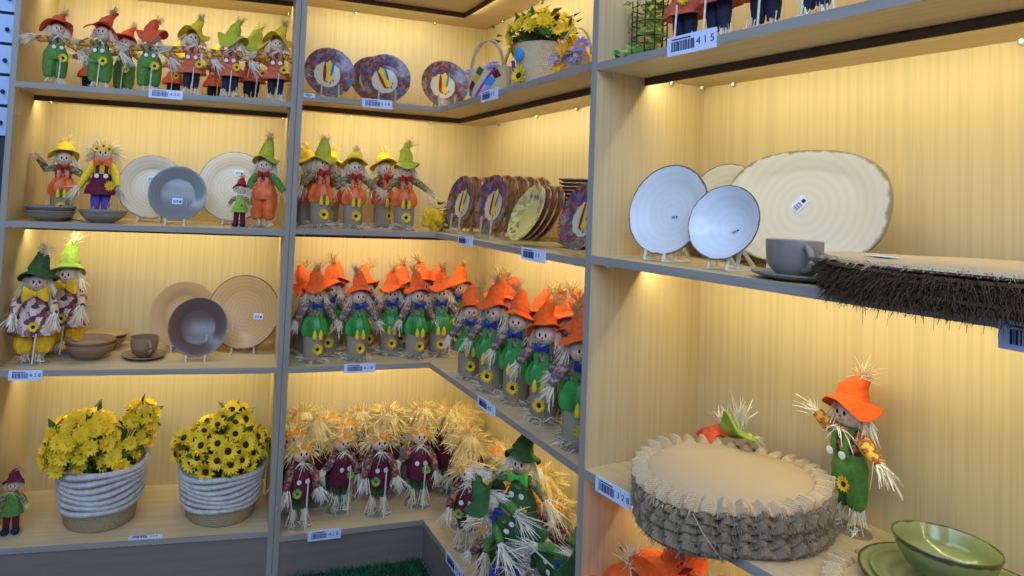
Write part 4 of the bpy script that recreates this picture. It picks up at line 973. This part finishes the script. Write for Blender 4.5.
# hat of a small doll lying on the stack
r = empty('fallen_scarecrow_hat', place('R', RA - .13, RD + .17, 3, .101), face('R', .3)); tag(r, 'small green and orange felt hat with straw lying on the ruffled stack', 'hat')
rng = random.Random(77)
m = MB(); m.T = Matrix.Rotation(-.75, 4, 'X') @ Matrix.Rotation(.35, 4, 'Y')
m.lathe([(0, .0), (.022, .002), (.040, .0), (.046, .004), (.044, .009), (.022, .010), (0, .012)], 30, fn=lambda a, q, z: (q * (1 + .12 * math.sin(3 * a + 1)), z + .012 * math.sin(2 * a) * q / .04)); o = m.build('green_brim', PALEGREEN, r); o.location = (.02, -.03, .035)
m = MB(); m.lathe([(0, .004), (.03, 0), (.044, .004), (.034, .014), (.015, .024), (0, .026)], 24, fn=lambda a, q, z: (q * (1 + .22 * math.sin(3 * a) + .1 * math.sin(7 * a)), z + .008 * math.sin(5 * a) * q / .04)); o = m.build('orange_scrap', RUST, r); o.location = (-.035, -.005, .0); o.rotation_euler = (.2, -.5, 0)
m = MB(); m.straw((.02, 0, .045), (.15, 0, 1), .06, .22, 46, .004, rng, 0, .006); m.straw((-.015, .0, .04), (-.5, .1, .8), .045, .4, 26, .004, rng, .1, .006); m.straw((.05, 0, .02), (1, -.1, .3), .04, .3, 14, .003, rng, .4); m.build('straw_tuft', RAFFIAW, r)
m = MB(); m.ball((.052, -.02, .03), (.007, .006, .006)); m.build('orange_bead', GOLD, r)
# fringed mats, second right shelf
BURLAPS = weave('burlap_front_shaded', (.032, .019, .009), (.10, .062, .03), 95)  # same burlap, its shadowed front put into a darker colour
def fringed_mat(R, seed):
    rng = random.Random(seed); m = MB(); w = [rng.uniform(-1, 1) for _ in range(5)]
    m.lathe([(0, 0), (R * .6, 0), (R * .97, -.001), (R, .004), (R * .985, .009), (R * .6, .0105), (0, .0105)], 90, fn=lambda a, q, z: (q * (1 + .008 * sum(w[j] * math.sin((j + 2) * a) for j in range(5))), z + .0015 * math.sin(4 * a + seed) * q / R))
    return m
FR = .245
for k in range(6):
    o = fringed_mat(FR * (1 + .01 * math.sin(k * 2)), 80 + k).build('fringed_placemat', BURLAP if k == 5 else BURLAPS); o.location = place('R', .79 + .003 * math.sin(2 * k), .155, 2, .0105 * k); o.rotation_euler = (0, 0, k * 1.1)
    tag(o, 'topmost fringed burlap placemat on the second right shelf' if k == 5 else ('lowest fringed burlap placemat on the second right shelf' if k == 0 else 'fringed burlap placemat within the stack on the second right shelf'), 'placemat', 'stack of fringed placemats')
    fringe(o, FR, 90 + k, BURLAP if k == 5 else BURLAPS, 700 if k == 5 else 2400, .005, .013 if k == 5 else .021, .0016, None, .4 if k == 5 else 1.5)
m = MB(); m.box((-.022, -.014, 0), (.022, .014, .001)); o = m.build('paper_tag', PAPER, None, False); o.location = place('R', .665, .05, 2, .0645); o.rotation_euler = (0, 0, face('R') - .1); tag(o, 'white paper tag lying on the fringed placemats', 'paper tag')
# ruffled mat under the green set
o = ruffled_mat(.20, 50, BURLAP, .008, 40).build('ruffled_placemat', BURLAP); o.location = place('R', .715, .20, 3, .001); tag(o, 'single ruffled burlap placemat under the green plates', 'placemat'); fringe(o, .20, 51, BURLAP, 200, .004, .009)
# paper tag on the green plate
m = MB(); m.box((-.020, -.011, 0), (.020, .011, .001)); m.box((-.014, -.006, .001), (-.001, .003, .0014), 1); o = m.build('paper_tag', [PAPER, INK], None, False); o.location = place('R', .735, .128, 3, .036); o.rotation_euler = (.1, 0, face('R') + .1); tag(o, 'white price tag lying on the green plate beside the bowl', 'paper tag')

# ------------------------------------------------------------------ price labels on the shelf edges
def price_label(u, a, lev, w, h, digits, label, dz=None, flat=False, tilt=0, d=0.0, roll=0):
    zc = -TH / 2 if dz is None else dz
    r = empty('price_label', place(u, a, d - .004, lev, zc), face(u)); tag(r, label, 'price label')
    r.rotation_euler = Euler((math.radians(-90 if flat else tilt), math.radians(roll), face(u)), 'XYZ')
    m = MB(); m.box((-w / 2, -.001, -h / 2), (w / 2, .003, h / 2)); m.build('label_holder', PAPER, r, False)
    rng = random.Random(int(abs(a) * 1000) + lev); m = MB(); x = -w * .40
    while x < w * .06:
        q = rng.choice((.0012, .002, .003)); m.box((x, -.0016, -h * .30), (x + q, -.0009, h * .22)); x += q + rng.choice((.0012, .002))
    m.box((-w * .40, -.0016, h * .29), (w * .0, -.0009, h * .36)); m.build('barcode', INK, r, False)
    c = bpy.data.curves.new('price_text', 'FONT'); c.body = digits; c.size = h * .52; c.align_x = 'LEFT'; c.align_y = 'CENTER'; c.extrude = .0003; c.space_character = 1.0
    c.materials.append(INK); t = bpy.data.objects.new('price_text', c); col.objects.link(t); bpy.context.view_layer.update(); me = bpy.data.meshes.new_from_object(t.evaluated_get(bpy.context.evaluated_depsgraph_get())); bpy.data.objects.remove(t); o = bpy.data.objects.new('price_text', me); col.objects.link(o); o.parent = r; o.location = (w * .12, -.0014, 0); o.rotation_euler = (PI / 2, 0, 0)
    return r
price_label('L', -.480, 1, .125, .034, '4 4 8', 'price label in the middle of the upper left shelf edge', dz=-.008)
price_label('L', -.905, 3, .112, .036, '4 2 8', 'price label below the large scarecrows on the left shelf edge', dz=-.016)
price_label('L', -.455, 4, .120, .026, '9 0 9', 'white price label lying flat on the bottom left shelf', flat=True, dz=.002, d=.018)
price_label('M', -.285, 1, .130, .036, '4 1 8', 'price label below the middle printed plate on the upper corner shelf')
price_label('M', -.570, 1, .045, .016, '8', 'narrow price label beside the divider on the upper corner shelf', dz=-.002)
price_label('W', .470, 1, .130, .040, '1 0', 'price label below the decorated straw handbag')
price_label('W', .310, 2, .130, .036, '1 1', 'price label below the left plate row on the wing shelf')
price_label('W', .815, 2, .140, .038, '1 1', 'price label below the leaning pile of plates on the wing shelf', dz=-.014)
price_label('M', -.306, 3, .130, .036, '4 1 8', 'price label on the corner shelf edge below the orange-hatted scarecrows')
price_label('W', .540, 3, .130, .036, '4 8', 'price label on the right wing of the corner shelf')
price_label('M', -.418, 4, .133, .038, '4 2 8', 'price label on the plinth edge left of the grass mat', dz=-.012)
price_label('W', .330, 4, .150, .040, '4 2 8', 'blue-looking price label on the bottom wing edge, half cut off', dz=-.012)
price_label('R', .298, 1, .130, .044, '4 1 5', 'large price label below the upper right scarecrow legs', dz=-.004)
price_label('R', .915, 2, .135, .042, '4 2 8', 'price label at the right end of the second right shelf', dz=-.028)
price_label('R', .104, 3, .116, .038, '3 2 8', 'price label at the left end of the lower right shelf', dz=-.016)

# upper right shelf: green leafy thing in a wire basket
r = empty('wire_basket', place('R', .06, .12, 1), face('R')); tag(r, 'wire basket of light green artificial leaves on the upper right shelf', 'basket')
rng = random.Random(5); m = MB()
for z in (.03, .07, .11, .15): m.tube([(.045 * math.cos(2 * PI * i / 20), .045 * math.sin(2 * PI * i / 20), z) for i in range(21)], .0014, 5, cap=False)
for i in range(12): m.tube([(.045 * math.cos(2 * PI * i / 12), .045 * math.sin(2 * PI * i / 12), .0), (.045 * math.cos(2 * PI * i / 12), .045 * math.sin(2 * PI * i / 12), .17)], .0014, 5)
m.build('wire_frame', NAVY, r)
m = MB(); leaves(m, [((rng.gauss(0, .018), rng.gauss(0, .018), rng.uniform(.02, .17)), (rng.gauss(0, 1), rng.gauss(0, 1), .3)) for _ in range(230)], .028, rng); m.build('foliage', PALEGREEN, r)
m = MB(); leaves(m, [((rng.gauss(0, .03), rng.gauss(-.02, .03), .012), (rng.gauss(0, 1), rng.gauss(-.6, .6), .3)) for _ in range(40)], .04, rng); m.build('lower_leaves', SATIN, r)

# left of the shelving: a white drawer cabinet against the wall and bagged goods
r = empty('drawer_cabinet', (-1.885, .22, 0), 0); tag(r, 'pale drawer cabinet with small dark knobs at the far left', 'cabinet')
CAB = mat('cabinet_bluelit', (.36, .50, .72), rough=.4, var=.03); CABD = mat('cabinet_carcass', (.03, .04, .06), rough=.6)  # drawers are white; bluish light is painted into their colour
m = MB(); m.box((-.30, .0, 1.40), (.222, .34, 2.27)); m.build('carcass', CABD, r, False)
for i in range(5):
    z = 1.668 + .118 * i
    m = MB(); m.box((-.29, -.014, z), (.212, .0, z + .106)); dr = m.build('drawer', CAB, r, False)
    m = MB(); m.ball((.19, -.022, z + .048), (.008, .008, .008)); m.build('knob', INK, dr)
m = MB(); m.box((-.30, .02, 0), (.222, .34, 1.40)); m.build('lower_door', CABD, r, False)

r = empty('autumn_leaf_garland', place('R', .50, .03, 4, .42), face('R')); tag(r, 'bunch of red, orange and brown artificial autumn leaves below the right shelf', 'leaf garland')
rng = random.Random(31)
for nm, mt, n in (('red_leaves', REDC, 60), ('orange_leaves', ORANGE, 50), ('brown_leaves', MAROON, 70), ('straw_sprigs', RAFFIAB, 0)):
    m = MB()
    if n: leaves(m, [((rng.gauss(0, .13), rng.gauss(0, .05), rng.gauss(.06, .05)), (rng.gauss(0, 1), rng.gauss(-.5, .7), rng.gauss(.2, .7))) for _ in range(n * 2)], .034, rng)
    else:
        for k in range(5): m.straw((rng.gauss(0, .12), rng.gauss(-.02, .04), .09), (rng.gauss(0, .3), -.4, 1), .09, .4, 20, .004, rng)
    m.build(nm, mt, r)
m = MB(); m.tube([(-.2, 0, .02), (0, .02, .05), (.2, 0, .03)], .006, 6); m.tube([(0, .02, .05), (0, .05, -.2), (0, .05, -.42)], .01, 6); m.build('stem', RAFFIAB, r)


# ------------------------------------------------------------------ light and camera
w = bpy.data.worlds.new('shop_ambient'); sc.world = w; w.use_nodes = True
bg = w.node_tree.nodes['Background']; bg.inputs[0].default_value = (.36, .52, 1, 1); bg.inputs[1].default_value = .34
def lamp(name, loc, sx, sy, power, colr, rot=(0, 0, 0)):
    l = bpy.data.lights.new(name, 'AREA'); l.shape = 'RECTANGLE'; l.size = sx; l.size_y = sy; l.energy = power; l.color = colr
    o = bpy.data.objects.new(name, l); col.objects.link(o); o.location = loc; o.rotation_euler = rot
lamp('ceiling_lamp', (-1.3, -2.6, 3.2), 2.4, .6, 32, (.50, .67, 1), (math.radians(22), 0, 0))
lamp('ceiling_lamp', (-1.6, -4.4, 3.0), 3.0, .8, 74, (.50, .67, 1), (math.radians(58), 0, math.radians(-8)))
lamp('ceiling_lamp', (-2.4, -1.3, 3.2), .5, 2.2, 30, (.55, .70, 1))

cam = bpy.data.cameras.new('camera'); co = bpy.data.objects.new('camera', cam); col.objects.link(co)
f, cx, cy = 659.07, 394.98, 166.25
cam.sensor_fit = 'HORIZONTAL'; cam.sensor_width = 36; cam.lens = f / 1024 * 36
cam.shift_x = (512 - cx) / 1024; cam.shift_y = (cy - 288) / 1024; cam.clip_start = .02
right = Vector((.948647, -.312986, .045929)); down = Vector((.057915, .029101, -.997897)); fwd = Vector((.310991, .949312, .045733))
R = Matrix((right, -down, -fwd)).transposed()
co.matrix_world = Matrix.Translation((-1.04913, -2.60893, 1.50678)) @ R.to_4x4()
sc.camera = co
sc.view_settings.view_transform = 'Standard'; sc.view_settings.look = 'None'
sc.view_settings.exposure = 0; sc.view_settings.gamma = 1; sc.view_settings.use_curve_mapping = False
sc.cycles.use_denoising = True; sc.cycles.max_bounces = 6
